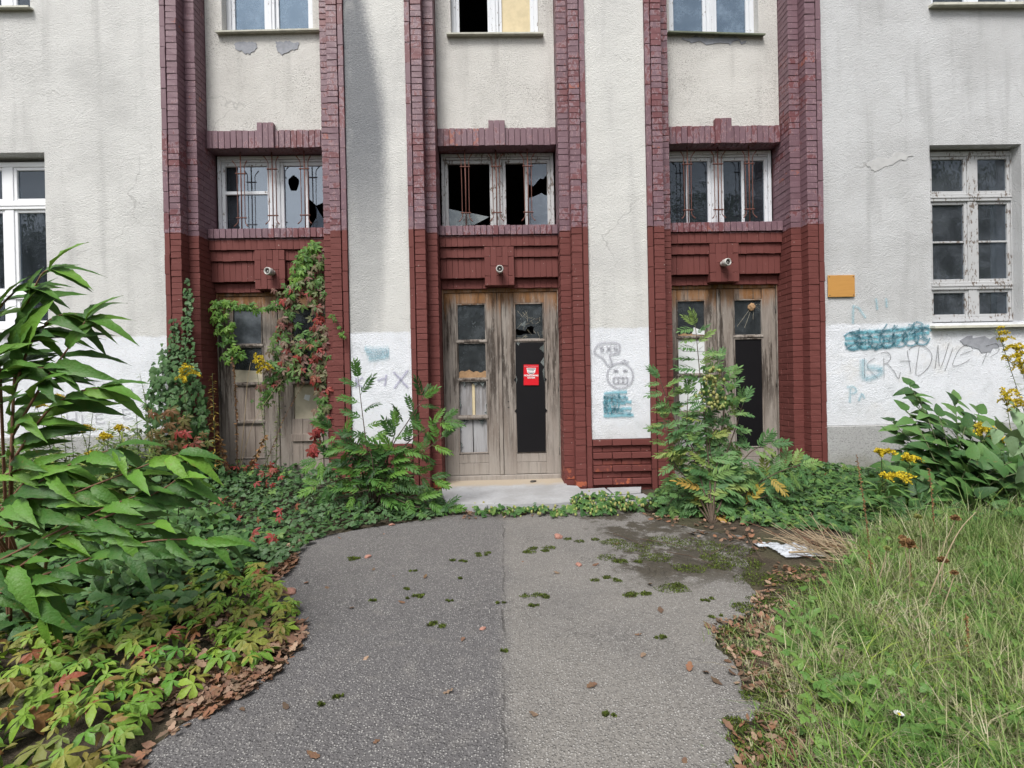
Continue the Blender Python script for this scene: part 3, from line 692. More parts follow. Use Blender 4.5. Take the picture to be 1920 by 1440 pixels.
    # three wrought grille bars
    for k, dx in enumerate((-.43, -.02, .40)):
        gx = xc + dx + (0.03 if i == 0 else 0); y = 0.44
        G = MB().tube([(gx, y, 4.49), (gx + .004, y, 4.0), (gx, y, 3.44)], 0.0085, 8).build('window_grille', M['rust'], B, True)
        lo_, hi_ = (3.545, 4.355) if (i or k) else (3.52, 4.30)
        for s in (-1, 1):
            pts = []
            for t in np.linspace(0, 1, 6): pts.append((gx + s * (.050 + .045 * (1 - t) ** 1.6), y - .02 * (1 - t), hi_ - .02 + .05 * (1 - t) + 0.03 * (1 - t)))
            pts += [(gx + s * .050, y, hi_ - .07), (gx + s * .047, y, 4.0), (gx + s * .046, y, lo_ + .09)]
            for t in np.linspace(0, 1, 6): pts.append((gx + s * (.046 + .045 * t ** 1.6), y - .02 * t, lo_ + .05 - .07 * t))
            MB().tube(pts, [0.0075] * 2 + [0.0055] * (len(pts) - 4) + [0.0075] * 2, 6).build('rod', M['rust'], G, True)
        for zc_ in (hi_ - .10, lo_ + .10):
            MB().box(gx - .068, gx + .068, y - .013, y + .010, zc_ - .006, zc_ + .006, .002).build('clip', M['rust'], G)

# ------------------------------------------------------------------ doors
ZD = 0.09
def leafbox(par, name, x0, x1, z0, z1, y0=0.50, y1=0.55, mat='wood', c=0.004, label=None):
    o = MB().box(x0, x1, y0, y1, z0, z1, c).build(name, M[mat], par); prop(o, label); return o
GZ = [(1.969, 2.436), (1.459, 1.918), (0.956, 1.409), (0.453, 0.900)]
def torn(x0, x1, z0, z1, seed, amp=.035):
    r = random.Random(seed); out = []
    for (a, b) in (((x0, z0), (x1, z0)), ((x1, z0), (x1, z1)), ((x1, z1), (x0, z1)), ((x0, z1), (x0, z0))):
        for t in (0, .2, .4, .6, .8): out.append((a[0] + (b[0] - a[0]) * t, a[1] + (b[1] - a[1]) * t))
    return out
def shard_ring(par, x0, x1, z0, z1, y, seed, n=7):
    r = random.Random(seed)
    for k in range(n):
        side = r.choice('lrtt'); w = r.uniform(.04, .12); l = r.uniform(.02, .06)
        if side == 't': a = r.uniform(x0, x1 - w); P_ = [(a, z1), (a + w, z1), (a + w * r.uniform(.3, .8), z1 - l * 1.4)]
        elif side == 'l': a = r.uniform(z0, z1 - w); P_ = [(x0, a), (x0 + l * .7, a + w * .5), (x0, a + w)]
        else: a = r.uniform(z0, z1 - w); P_ = [(x1, a), (x1, a + w), (x1 - l * .7, a + w * .5)]
        if side == 't': P_ = P_[::-1]
        pane(par, P_, y, M['glass_edge'], 'shard', .003)
def door_pair(i, xc):
    # fixed frame lining
    fr = MB(); fr.box(xc - .775, xc - .757, 0.47, 0.60, ZD, 2.655, .003).box(xc + .765, xc + .775, 0.47, 0.60, ZD, 2.655, .003).box(xc - .757, xc + .765, 0.49, 0.60, 2.60, 2.655, .003).box(xc - .757, xc + .765, 0.475, 0.6, ZD - .05, 0.145, .006)
    fr.build('door_frame', M['wood'], B)
    for q in (0, 1):
        if q == 0: s0, g0, g1, s1 = -.755, -.59, -.192, -.044
        else: s0, g0, g1, s1 = .013, .184, .584, .763
        s0, g0, g1, s1 = xc + s0, xc + g0, xc + g1, xc + s1
        D = leafbox(B, 'door_leaf', s0, g0, 0.148, 2.595)            # hanging stile carries the leaf
        prop(D, (('weathered door leaf overgrown by creeper', 'door leaf patched with bare planks'), ('door leaf with four small panes', 'door leaf with a long black board and a red sign'), ('door leaf with white sheets behind its panes', 'door leaf with a long black board and cracked top pane'))[i][q])
        leafbox(D, 'stile', g1, s1, 0.148, 2.595); leafbox(D, 'rail', g0, g1, 2.452, 2.595, .502)
        leafbox(D, 'rail', g0, g1, 0.312, 0.430, .504); leafbox(D, 'rail', g0, g1, 0.152, 0.309, .504)
        x0, x1 = g0 + .012, g1 - .012
        def molding(z0, z1):
            mb = MB(); frame_box(mb, g0 + .001, g1 - .001, z0 - .014, z1 + .014, .016, 0.494, 0.53, .003); mb.build('molding', M['wood'], D)
        def bar(z0, z1): leafbox(D, 'glazing_bar', g0 - .008, g1 + .008, z0, z1, 0.487, 0.54, c=.007)
        long_board = (i in (1, 2) and q == 1)
        cells = GZ[:1] if long_board else GZ
        for k, (z0, z1) in enumerate(cells): molding(z0, z1)
        bar(1.928, 1.960)
        if not long_board:
            bar(1.419, 1.450); bar(0.909, 0.947)
        else: frame_box(MB(), g0 + .001, g1 - .001, 0.438, 1.922, .016, 0.494, 0.53, .003).build('molding', M['wood'], D)
        if i == 1 and q == 0:
            pane(D, rect(x0, x1, *GZ[0]), .520, M['glass_scratch']); pane(D, rect(x0, x1, *GZ[1]), .520, M['glass_scratch'])
            pts = [(x0, 1.455), (x1, 1.455)] + [(x1 - (x1 - x0) * t, 1.545 + .012 * math.sin(t * 23) - .012 * math.sin(t * 7)) for t in np.linspace(0, 1, 14)]
            pane(D, pts, .514, M['foam'], 'foam_strip', .02)
            for z0, z1 in GZ[2:]:
                xm = x0 + (x1 - x0) * .46
                pane(D, rect(x0 - .005, xm, z0 - .01, z1 + .02), .545, M['board'], 'board', .02); pane(D, rect(xm + .012 if z0 < .9 else xm + .045, x1 + .005, z0 - .01, z1 + .02), .548, M['board'], 'board', .02)
                if z0 > .9: pane(D, rect(xm + .004, xm + .04, z0 - .01, z1 - .03), .538, M['cream_board'], 'batten', .02)
                shard_ring(D, x0, x1, z0, z1, .520, 5 if z0 > .9 else 9, 9)
        if i == 1 and q == 1:
            z0, z1 = GZ[0]
            X = lambda t: x0 + (x1 - x0) * t
            Z = lambda t: z1 - (z1 - z0) * t
            pane(D, [(X(0), Z(0)), (X(0), Z(.72)), (X(.06), Z(.70)), (X(.13), Z(.74)), (X(.20), Z(.74)), (X(.36), Z(.77)), (X(.44), Z(.66)), (X(.58), Z(.63)), (X(.66), Z(.66)), (X(1), Z(.55)), (X(1), Z(0))][::-1], .520, M['glass_scratch'], label='cracked upper half of the glass')
            pane(D, [(X(0), Z(1)), (X(1), Z(1)), (X(1), Z(.56)), (X(.67), Z(.67)), (X(.65), Z(.82)), (X(.74), Z(.86)), (X(.3), Z(.86)), (X(.2), Z(.90)), (X(.04), Z(.88))], .521, M['glass_scratch'])
            pane(D, [(X(.70), Z(.46)), (X(.80), Z(.40)), (X(.87), Z(.43)), (X(.76), Z(.47))], .5165, M['dark_metal'], 'hole', .003)
            pane(D, [(X(.18), Z(.60)), (X(.38), Z(.47)), (X(.36), Z(.66))], .5155, M['glass_edge'], 'shard', .003)
            r = random.Random(4); mb = MB()
            for k in range(26):
                a = (r.uniform(.02, .98), r.choice([r.uniform(.3, .62), r.uniform(.85, .99)])); b = (min(.99, max(.01, a[0] + r.uniform(-.2, .2))), min(.99, max(.01, a[1] + r.uniform(-.16, .16))))
                mb.tube([(X(a[0]), .519, Z(a[1])), (X(b[0]), .519, Z(b[1]))], .0012, 3)
            mb.build('crack_lines', M['paper'], D)['kind'] = 'stuff'
        if long_board:
            xl, xr, zb_, zt_ = x0 - .003, x1 + .003, 0.445, 1.918
            out = [(xl, zb_), (xr, zb_)]
            if i == 1:
                for zc_, s_ in ((1.0, 1), (1.42, 1)): out += [(xr + .004, zc_ - .03), (xr + .030, zc_), (xr + .004, zc_ + .03)]
            out += [(xr, zt_), (xl, zt_)]
            if i == 1:
                for zc_ in (1.42, 1.0): out += [(xl - .004, zc_ + .03), (xl - .028, zc_), (xl - .004, zc_ - .03)]
            pane(D, out, .491 if i == 1 else .51, M['black_board'], 'black_board', .012)
            if i == 1:
                for P_ in ([(xl + .01, zt_), (xl + .06, zt_), (xl + .045, zt_ - .045)], [(xr - .06, zt_ - .08), (xr, zt_ - .15), (xr, zt_ - .03)], [(xr - .05, zt_ - .27), (xr, zt_ - .33), (xr, zt_ - .2)], [(xr - .025, zt_ - .38), (xr, zt_ - .56), (xr, zt_ - .34)], [(xl, zt_ - .56), (xl + .02, zt_ - .5), (xl, zt_ - .44)]):
                    pane(D, P_, .484, M['glass_edge'], 'shard', .003)
            if i == 2:
                z0, z1 = GZ[0]; pane(D, rect(x0, x1, z0, z1), .520, M['glass_wired'], label='cracked top pane plugged with foam')
                cx_, cz_ = x0 + (x1 - x0) * .66, z1 - .09; mb = MB()
                for (a, b) in ((-.27, -.40), (-.2, -.26), (-.10, -.28), (.12, .03), (.12, -.04), (.13, -.09), (-.29, -.25), (.02, -.17)):
                    e1 = (cx_ + a, cz_ + b); mid_ = (cx_ + a * .5 + .015, cz_ + b * .5 + .02)
                    if x0 < e1[0] < x1: mb.tube([(cx_, .518, cz_), (mid_[0], .518, mid_[1]), (e1[0], .518, e1[1])], .0015, 3)
                mb.build('crack_lines', M['paper'], D)['kind'] = 'stuff'
                bmf = bmesh.new(); bmesh.ops.create_icosphere(bmf, subdivisions=3, radius=.05)
                for v in bmf.verts: v.co *= 1 + .35 * mnoise.noise(v.co * 40); v.co.y *= .5
                me = bpy.data.meshes.new('foam_plug'); bmf.to_mesh(me); bmf.free(); me.materials.append(M['foam']); obj('foam_plug', me, D, (cx_, .510, cz_))
        if i == 2 and q == 0:
            pane(D, rect(x0, x1, *GZ[0]), .520, M['glass_wired'])
            z0 = GZ[0][0]
            pane(D, [(x0, z0), (x1, z0)] + [(x1 - (x1 - x0) * t, z0 + .028 + .012 * math.sin(t * 19)) for t in np.linspace(0, 1, 12)], .512, M['foam'], 'foam_strip', .015)
            pane(D, [(x0 + .2, z0 + .02), (x1, z0 + .01), (x1, z0 + .07), (x1 - .08, z0 + .085), (x1 - .15, z0 + .115), (x1 - .17, z0 + .06)], .508, M['white_board'], 'paper_scrap', .003)
            pane(D, rect(x0, x1, *GZ[1]), .515, M['white_board'], 'white_sheet', .01); pane(D, rect(x0, x1, *GZ[2]), .516, M['white_board'], 'white_sheet', .01); pane(D, rect(x0, x1, *GZ[3]), .516, M['board'], 'board', .01)
            mb = MB(); z1 = GZ[1][1]
            for a, b, c_, d_ in ((.05, .25, .2, .35), (.2, .35, .95, .36), (.1, .62, .9, .60), (.6, .1, .45, .3), (.75, .3, .9, .2)): mb.tube([(x0 + .39 * a, .513, z1 - .45 * b), (x0 + .39 * c_, .513, z1 - .45 * d_)], .0014, 3)
            mb.build('crack_lines', M['dark_metal'], D)['kind'] = 'stuff'
        if i == 0 and q == 0:
            pane(D, rect(x0, x1, *GZ[0]), .520, M['glass_frost']); pane(D, rect(x0, x1, *GZ[1]), .520, M['glass_wired'])
            pane(D, [(x0, 1.46), (x1, 1.46), (x1, 1.60), (x0 + .2, 1.615), (x0, 1.63)], .512, M['paper'], 'paper_scrap', .004)
            for z0, z1 in GZ[2:]:
                for k in range(3):
                    w = (x1 - x0) / 3; pane(D, rect(x0 + w * k + .002, x0 + w * (k + 1) - .002, z0, z1), .515 + .002 * k, M['plank'], 'board', .015)
        if i == 0 and q == 1:
            pane(D, rect(x0, x1, *GZ[0]), .520, M['glass_wired']); pane(D, rect(x0, x1, *GZ[1]), .520, M['glass_wired'])
            pane(D, rect(x0, x1, *GZ[2]), .516, M['paper'], 'paper_sheet', .006)
            pane(D, [(x0 + .13, 1.22), (x0 + .2, 1.19), (x0 + .22, 1.27), (x0 + .15, 1.28)], .512, M['white_board'], 'paper_scrap', .003)
            for k in range(3):
                w = (x1 - x0 + .02) / 3; a = x0 - .01 + w * k
                pane(D, rect(a + .002, a + w - .002, 0.14, 0.955 - .02 * k), .478 + .003 * k, M['plank'], 'plank', .018)
            leafbox(D, 'batten', x0 - .02, x1 - .03, 0.66, 0.76, 0.455, 0.478, 'plank')
    for zk in (1.13, 1.05): MB().lathe([(0, .4985), (.011, .4985), (.012, .502)], (xc + .085, 0, zk), n=12).build('keyhole', M['dark_metal'], B)
    for zk in (0.45, 1.3, 2.3):
        for sx in (-.757, .764): MB().tube([(xc + sx, .497, zk - .05), (xc + sx, .497, zk + .05)], .008, 8).build('hinge', M['dark_metal'], B, True)
    leafbox(B, 'meeting_bead', xc - .042, xc + .011, 0.150, 2.592, 0.482, 0.53, c=.008)
for i, xc in enumerate(BAYS): door_pair(i, xc)

# ------------------------------------------------------------------ wing windows
def wing_window(x0, x1, z0, z1, y, mat, xm, tr, gm, label, sub=None):
    W = frame_box(MB(), x0, x1, z0, z1, .06, y, y + .09, .004).build('window', M[mat], B); prop(W, label)
    MB().box(xm - .055, xm + .055, y + .004, y + .08, z0 + .06, z1 - .06, .004).build('mullion', M[mat], W)
    zs = [z0 + .06] + [t for t in tr] + [z1 - .06]
    for t in tr:
        MB().box(x0 + .06, x1 - .06, y - .006, y + .08, t - .05, t + .05, .005).box(x0 + .06, x1 - .06, y - .014, y + .02, t - .012, t + .012, .004).build('transom', M[mat], W)
    for k in range(len(zs) - 1):
        a = zs[k] + (.05 if k else 0); b = zs[k + 1] - (.05 if k < len(zs) - 2 else 0)
        for (c_, d_) in ((x0 + .06, xm - .055), (xm + .055, x1 - .06)):
            frame_box(MB(), c_, d_, a, b, .038, y + .015, y + .06, .004).build('sash', M[mat], W)
            if sub and k == sub: MB().box(c_ + .03, d_ - .03, y + .02, y + .05, (a + b) / 2 - .012, (a + b) / 2 + .012, .003).build('glazing_bar', M[mat], W)
            pane(W, rect(c_ + .036, d_ - .036, a + .036, b - .036), y + .038, M[gm])
    return W
wing_window(-6.75, -5.47, 2.18, 4.26, 0.17, 'pvc', -6.12, [2.60, 3.72], 'glass', 'clean white plastic window at the edge of the wall')
wing_window(5.50, 6.685, 2.055, 4.255, 0.15, 'white_paint_old', 6.11, [2.52, 3.66], 'glass_dusty', 'peeling white timber window with three rows of panes', 1)
wing_window(-6.62, -5.62, 6.08, 8.2, 0.2, 'pvc', -6.1, [7.6], 'glass', None)
wing_window(5.55, 6.72, 6.06, 8.2, 0.15, 'white_paint', 6.15, [7.6], 'glass', None)
def sill(x0, x1, z, y0, y1, mat, t=.022):
    V = [(x0, y0, z - .012), (x1, y0, z - .012), (x1, y1, z + .02), (x0, y1, z + .02)]; V += [(a, b, c_ - t) for a, b, c_ in V]
    MB().add(V, [(0, 1, 2, 3), (4, 7, 6, 5), (0, 4, 5, 1), (1, 5, 6, 2), (3, 2, 6, 7), (0, 3, 7, 4)]).build('window_sill', M[mat], B, fix=True)
sill(5.42, 6.70, 2.00, -0.045, 0.2, 'sill_metal', .03); sill(-6.7, -5.50, 2.15, -0.03, 0.2, 'pvc'); sill(-6.7, -5.62, 6.055, -0.04, 0.2, 'sill_metal'); sill(5.46, 6.85, 6.03, -0.05, 0.2, 'sill_metal', .03)

# patches where the render was mended or has fallen
def patch(px, Y, mat, th=0.002):
    pts = [(at(a, b, Y)[0], at(a, b, Y)[2]) for a, b in px]
    pts = jag(pts, 7, 0.10, len(px)); MB().poly(pts[::-1], Y - th, Y + .01).build('render_patch', M[mat], B, fix=True)
patch([(438, 82), (455, 78), (480, 80), (482, 90), (468, 102), (442, 92)], 0.355, 'cement'); patch([(517, 77), (540, 78), (561, 80), (558, 92), (545, 94), (528, 104), (519, 92)], 0.355, 'cement')
patch([(1622, 308), (1640, 300), (1690, 286), (1712, 292), (1680, 304), (1650, 318), (1640, 322)], 0.026, 'cement_pale'); pass
patch([(1800, 638), (1870, 628), (1885, 650), (1850, 660), (1805, 645)], 0.026, 'cement'); patch([(1278, 72), (1310, 68), (1330, 74), (1345, 70), (1400, 76), (1398, 80), (1350, 80), (1300, 80)], 0.355, 'cement')

# graffiti: sprayed and drawn strokes lying on the render
def stroke(pts, mat, w=0.02, Y=0.026, n_sub=4, name='graffiti', lift=0.006):
    P_ = [Vector((at(a, b, Y)[0], Y - lift, at(a, b, Y)[2])) for a, b in pts]
    Q = []
    for k in range(len(P_) - 1):
        p0, p1, p2, p3 = P_[max(k - 1, 0)], P_[k], P_[k + 1], P_[min(k + 2, len(P_) - 1)]
        for j in range(n_sub):
            t = j / n_sub
            Q.append(0.5 * ((2 * p1) + (p2 - p0) * t + (2 * p0 - 5 * p1 + 4 * p2 - p3) * t * t + (3 * p1 - p0 - 3 * p2 + p3) * t ** 3) if len(P_) > 2 else p1.lerp(p2, t))
    Q.append(P_[-1]); V = []; Fc = []; uv = []
    for k, q in enumerate(Q):
        t = (Q[min(k + 1, len(Q) - 1)] - Q[max(k - 1, 0)]).normalized(); nn = Vector((-t.z, 0, t.x)) * w / 2
        V += [q - nn, q + nn]
    for k in range(len(Q) - 1): Fc.append((2 * k, 2 * k + 2, 2 * k + 3, 2 * k + 1))
    me = mesh_np(name, V, Fc, M[mat]); l = me.uv_layers.new(name='UVMap')
    for pl in me.polygons:
        for li in pl.loop_indices: l.data[li].uv = ((me.loops[li].vertex_index % 2), 0)
    return obj(name, me, B)
def zs(s, ox, oy, pts): return [(ox + a / s, oy + b / s) for a, b in pts]
for L_ in ([(548, 690), (553, 865)], [(640, 690), (570, 755), (665, 868)], [(715, 680), (718, 862)], [(690, 650), (740, 640), (775, 680), (755, 725), (715, 745)], [(745, 740), (800, 800), (840, 868), (858, 810)], [(915, 625), (950, 820)], [(855, 718), (950, 718)],
           [(1018, 600), (990, 825), (1040, 825), (1110, 750), (1125, 660), (1060, 590), (980, 590), (930, 620)], [(1180, 580), (1155, 780)], [(1180, 580), (1200, 775), (1275, 560)], [(1310, 600), (1240, 800)], [(1430, 575), (1360, 620), (1305, 750), (1370, 750), (1450, 705)], [(1370, 665), (1480, 625)], [(1600, 640), (1560, 740)], [(1590, 590), (1680, 570), (1700, 630), (1630, 680)]):
    stroke(zs(4.571, 1500, 520, L_), 'marker', 0.018)
rr = random.Random(5)
for k in range(7):
    cx_, cy_ = 1500 + (410 + k * 44) / 4.571, 520 + (555 - k * 5) / 4.571; ry = (75 if k < 9 else 62) / 4.571; a0 = rr.uniform(0, 6); cx_ = 1595 + 22 * k; cy_ = 640 - 1.6 * k
    stroke([(cx_ + 16 * math.cos(a0 + t) + t * 1.0, cy_ + ry * math.sin(a0 + t)) for t in np.linspace(0, 5.5, 9)], 'spray_teal', 0.05 if k < 9 else 0.06)
for y_ in (622, 632, 641, 650): stroke([(1580 + abs(y_ - 637) * .8, y_ + 3), (1620, y_ + 1), (1670, y_ - 2), (1742 - max(0, y_ - 636) * 4, y_ - 9)], 'spray_teal_fill', 0.10)
for k in range(26):
    a0 = rr.uniform(1590, 1735); b0 = rr.uniform(618, 652) - (a0 - 1580) * .05; stroke([(a0 + rr.uniform(-14, 14), b0 + rr.uniform(-10, 10)) for _ in range(4)], 'spray_teal', 0.03)
stroke(zs(4.571, 1500, 520, [(540, 700), (545, 860), (660, 840), (690, 790), (570, 770)]), 'spray_pale', 0.14)
for L_ in ([(430, 950), (425, 1075)], [(400, 940), (460, 940), (480, 980), (440, 1000)], [(500, 1060), (530, 1000), (550, 1040)], [(455, 240), (450, 400)], [(450, 250), (500, 260)], [(500, 260), (560, 350)], [(650, 180), (660, 280)], [(735, 180), (740, 260)]):
    stroke(zs(4.571, 1500, 520, L_), 'spray_pale', 0.06)
for L_ in ([(1560, 1010), (1550, 975), (1490, 968), (1420, 975), (1390, 1005), (1385, 1040), (1440, 1075), (1470, 1120), (1505, 1118), (1488, 1065), (1500, 1048), (1545, 1045), (1560, 1010)], [(1445, 992), (1422, 1005), (1445, 1020), (1425, 1035)], [(1465, 990), (1500, 1035)], [(1500, 990), (1465, 1035)], [(1540, 990), (1517, 1005), (1540, 1020), (1520, 1035)],
           [(1560 + 90 * math.cos(t), 1197 + 88 * math.sin(t)) for t in np.linspace(0, 6.3, 16)], [(1515, 1155), (1545, 1172)], [(1545, 1155), (1515, 1172)], [(1580, 1155), (1610, 1170)], [(1610, 1155), (1580, 1170)], [(1515, 1210), (1612, 1210)], [(1612, 1210), (1612, 1250)], [(1612, 1250), (1515, 1250)], [(1515, 1250), (1515, 1210)], [(1545, 1210), (1548, 1250)], [(1580, 1210), (1580, 1250)], [(1570, 1110), (1590, 1090), (1600, 1105), (1620, 1100)]):
    stroke(zs(3.692, 740, 380, L_), 'spray_grey', 0.05)
rb = random.Random(12)
for k in range(9):
    y_ = 1322 + k * 19; xe = 1600 + rb.uniform(-25, 45) + (50 if k > 6 else 0); stroke(zs(3.692, 740, 380, [(1440 + rb.uniform(0, 12), y_ + rb.uniform(-8, 8)), (1520, y_ + rb.uniform(-10, 10)), (xe, y_ + rb.uniform(-12, 8))]), 'spray_teal_block', 0.085)
for k in range(7):
    x_ = rb.uniform(1450, 1610); stroke(zs(3.692, 740, 380, [(x_, 1325 + rb.uniform(-8, 20)), (x_ + rb.uniform(-20, 20), 1400), (x_ + rb.uniform(-25, 25), 1470 + rb.uniform(-20, 10))]), 'spray_teal_fill', 0.05)
for L_ in ([(1690, 1170), (1790, 1280)], [(1790, 1160), (1695, 1285)], [(1640, 1190), (1630, 1270)], [(1580, 1230), (1630, 1215)], [(1430, 1210), (1430, 1280)], [(1480, 1210), (1435, 1245), (1490, 1285)]): stroke(zs(3.692, 280, 380, L_), 'spray_violet', 0.05)
for k in range(4): stroke(zs(3.692, 280, 380, [(1490 + 10 * k, 1010 + k * 22), (1560, 1020 + k * 20), (1660, 1015 + k * 15)]), 'spray_pale', 0.13)
for L_ in ([(470 + 35 * math.cos(t), 1085 + 48 * math.sin(t)) for t in np.linspace(0, 6.3, 10)], [(540, 1040), (540, 1130), (595, 1090), (540, 1040)], [(800, 1030), (800, 1105)], [(800, 1105), (860, 1103)], [(800, 1065), (850, 1060)], [(800, 1030), (885, 1025)], [(925, 1110), (930, 995)], [(930, 995), (960, 1060), (990, 995)], [(990, 995), (1000, 1095)], [(1068, 1105), (1080, 1120), (1062, 1140)],
           [(440, 1180), (402, 1210), (420, 1255), (460, 1268)], [(505, 1180), (510, 1290)], [(570, 1170), (575, 1270)], [(510, 1230), (570, 1220)], [(615, 1190), (620, 1260)], [(620, 1260), (670, 1255)], [(720, 1190), (725, 1255)], [(725, 1255), (790, 1250)], [(722, 1220), (770, 1212)], [(720, 1185), (770, 1180)], [(920, 1150), (930, 1220)], [(930, 1220), (1000, 1213)], [(925, 1185), (980, 1178)], [(915, 1150), (985, 1145)], [(505, 1275), (510, 1350)], [(545, 1275), (512, 1312), (548, 1360)], [(578, 1345), (600, 1262)], [(600, 1262), (622, 1335)], [(585, 1315), (615, 1308)], [(640, 940), (700, 930), (690, 960)], [(560, 900), (540, 950)]):
    stroke(zs(4, 0, 480, L_), 'marker_grey', 0.026)

# ------------------------------------------------------------------ small fittings on the facade
def socket(px, py, words_, tilt):
    c0 = at(px, py, 0.22); root = empty('lamp_socket', (c0[0], 0.335, c0[2]), label=words_, cat='lamp socket', group='bare lamp sockets above the doors')
    a = MB().lathe([(0.0, 0.0), (.030, 0.0), (.034, -.012), (.034, -.05), (.030, -.055)], (0, 0, 0)).build('base', M['porcelain'], root, True)
    b = MB().lathe([(.040, -.045), (.048, -.055), (.050, -.10), (.047, -.125), (.036, -.128), (.034, -.10), (.0, -.10)], (0, 0, 0), n=24).build('ring', M['porcelain'], root, True)
    c_ = MB().lathe([(.026, -.098), (.028, -.118), (.022, -.12), (.018, -.104), (0, -.104)], (0, 0, 0), n=20).build('thread', M['dark_metal'], root, True)
    d = MB().lathe([(0.0, -.112), (.010, -.112), (.010, -.100)], (0, 0, 0), n=12).build('contact', M['porcelain'], root, True)
    root.rotation_euler = tilt
socket(505, 508, 'bare porcelain lamp socket over the creeper-covered doorway', (0, 0, R_(-12))); socket(937, 504, 'bare porcelain lamp socket over the doorway with the red sign', (0, 0, 0)); socket(1361, 491, 'bare porcelain lamp socket over the doorway behind the rowan sapling', (0, 0, R_(14)))

m = Mat('ochre plywood'); p = m.pos()
c = m.mix(m.noise(m.scale(p, (2, 2, 14)), 3, 5, 0.6), (0.52, 0.27, 0.065), (0.42, 0.20, 0.045)); M['ply'] = m.done(m.bsdf(c, 0.7, m.bump(m.noise(p, 40, 3), 0.3, 0.003)))
pa, pb = at(1553, 516, 0.0), at(1604, 556, 0.0)
S = empty('plywood_plate', ((pa[0] + pb[0]) / 2, 0.02, (pa[2] + pb[2]) / 2), label='small blank ochre plywood plate screwed to the wall beside the brick', cat='sign plate')
w_, h_ = (pb[0] - pa[0]) / 2, (pa[2] - pb[2]) / 2
MB().box(-w_, w_, -.014, -.002, -h_, h_, .002).build('plate', M['ply'], S)
for a in (-1, 1):
    for b in (-1, 1): MB().lathe([(0, -.018), (.006, -.017), (.007, -.013)], (a * (w_ - .02), 0, b * (h_ - .02)), n=10).build('screw', M['dark_metal'], S)

# red alarm sign on the black board
M['sign_red'] = flat('red sign plastic', (0.62, 0.012, 0.022), 0.35, 0.05, 4, bump=0); M['sign_white'] = flat('white print', (0.8, 0.78, 0.78), 0.4, 0.0, 4, bump=0); M['sign_black'] = flat('black print', (0.015, 0.015, 0.02), 0.4, 0, 4, bump=0); M['sign_pink'] = flat('faded print', (0.72, 0.35, 0.38), 0.4, 0, 4, bump=0)
ca, cb = at(981.5, 684, 0.485), at(1010.5, 722, 0.485)
S = empty('alarm_sign', ((ca[0] + cb[0]) / 2, 0.4835, (ca[2] + cb[2]) / 2), label='red monitoring system sign stuck on the black door board', cat='sign')
w_, h_ = (cb[0] - ca[0]) / 2, (ca[2] - cb[2]) / 2
S.rotation_euler = (0, R_(1.2), 0)
MB().box(-w_, w_, -.004, .002, -h_, h_, .0015).build('panel', M['sign_red'], S)
MB().poly([(-w_ * .62, h_ * .68), (-w_ * .5, h_ * .2), (-w_ * .2, h_ * .08), (w_ * .2, h_ * .08), (w_ * .5, h_ * .2), (w_ * .62, h_ * .68)], -.0052, -.0038).build('shield', M['sign_white'], S, fix=True)
MB().poly([(-w_ * .55, h_ * .62), (-w_ * .53, h_ * .54), (w_ * .53, h_ * .54), (w_ * .55, h_ * .62)], -.0064, -.005).poly([(-w_ * .47, h_ * .27), (-w_ * .18, h_ * .13), (w_ * .18, h_ * .13), (w_ * .47, h_ * .27), (w_ * .2, h_ * .22), (-w_ * .2, h_ * .22)], -.0064, -.005).build('shield_band', M['sign_black'], S, fix=True)
def text(body, size, x, z, mat, par, y=-.0062, name='lettering', bold=.0):
    cu = bpy.data.curves.new(name, 'FONT'); cu.body = body; cu.size = size; cu.align_x = 'CENTER'; cu.align_y = 'CENTER'; cu.offset = bold; cu.extrude = .0004
    o = bpy.data.objects.new('tmp', cu); COL.objects.link(o); dg = bpy.context.evaluated_depsgraph_get(); me = bpy.data.meshes.new_from_object(o.evaluated_get(dg))
    bpy.data.objects.remove(o); bpy.data.curves.remove(cu); me.materials.clear(); me.materials.append(mat); me.name = name
    q = obj(name, me, par, (x, y, z)); q.rotation_euler = (R_(90), 0, 0); return q
text('OBIEKT CHRONIONY', .0195, 0, h_ * .83, M['sign_pink'], S); text('JOKER', .026, 0, h_ * .41, M['sign_black'], S); text('MONITORING', .030, 0, -h_ * .06, M['sign_white'], S, bold=.0012); text('SYSTEM', .030, 0, -h_ * .28, M['sign_white'], S, bold=.0012)
# ------------------------------------------------------------------ foliage materials
def leaf_mat(name, cols, src='obj', rough=0.42, trans=0.22, vein=0.25):
    """leaf surface: a colour of the plant's own range for each leaf, veins, light coming through"""
    m = Mat(name); p = m.pos()
    r = m.rand() if src == 'obj' else m.n("Attribute", {'attribute_name': 'rnd'}).outputs['Fac']
    n = len(cols); stops = [(k / max(1, n - 1), c) for k, c in enumerate(cols)]
    c = m.ramp(r, stops)
    c = m.mix(m.math('MULTIPLY', m.step(m.noise(p, 38, 3), 0.35, 0.7), 0.35), c, m.mix(0.5, c, (0.10, 0.11, 0.03)))
    c = m.mix(m.math('MULTIPLY', m.step(m.noise(p, 17, 4, 0.7), 0.62, 0.70), vein * 2.2), c, (0.16, 0.12, 0.035))
    c = m.mix(m.math('MULTIPLY', m.step(m.noise(m.off(p, r), 34, 5, 0.75), 0.66, 0.72), vein * 2.0), c, (0.075, 0.042, 0.02))
    b = m.bsdf(c, m.mix(m.noise(p, 30, 3), (rough - .08,) * 3, (rough + .25,) * 3), m.bump(m.math('ADD', m.noise(p, 60, 2), m.math('MULTIPLY', m.voro(p, 90), 0.6)), 0.45, 0.005), 0.26)
    t = m.n("BsdfTranslucent"); m.set(t.inputs['Color'], m.mix(0.35, c, (0.20, 0.28, 0.03)))
    return m.done(m.mixsh(trans, b, t.outputs[0]))
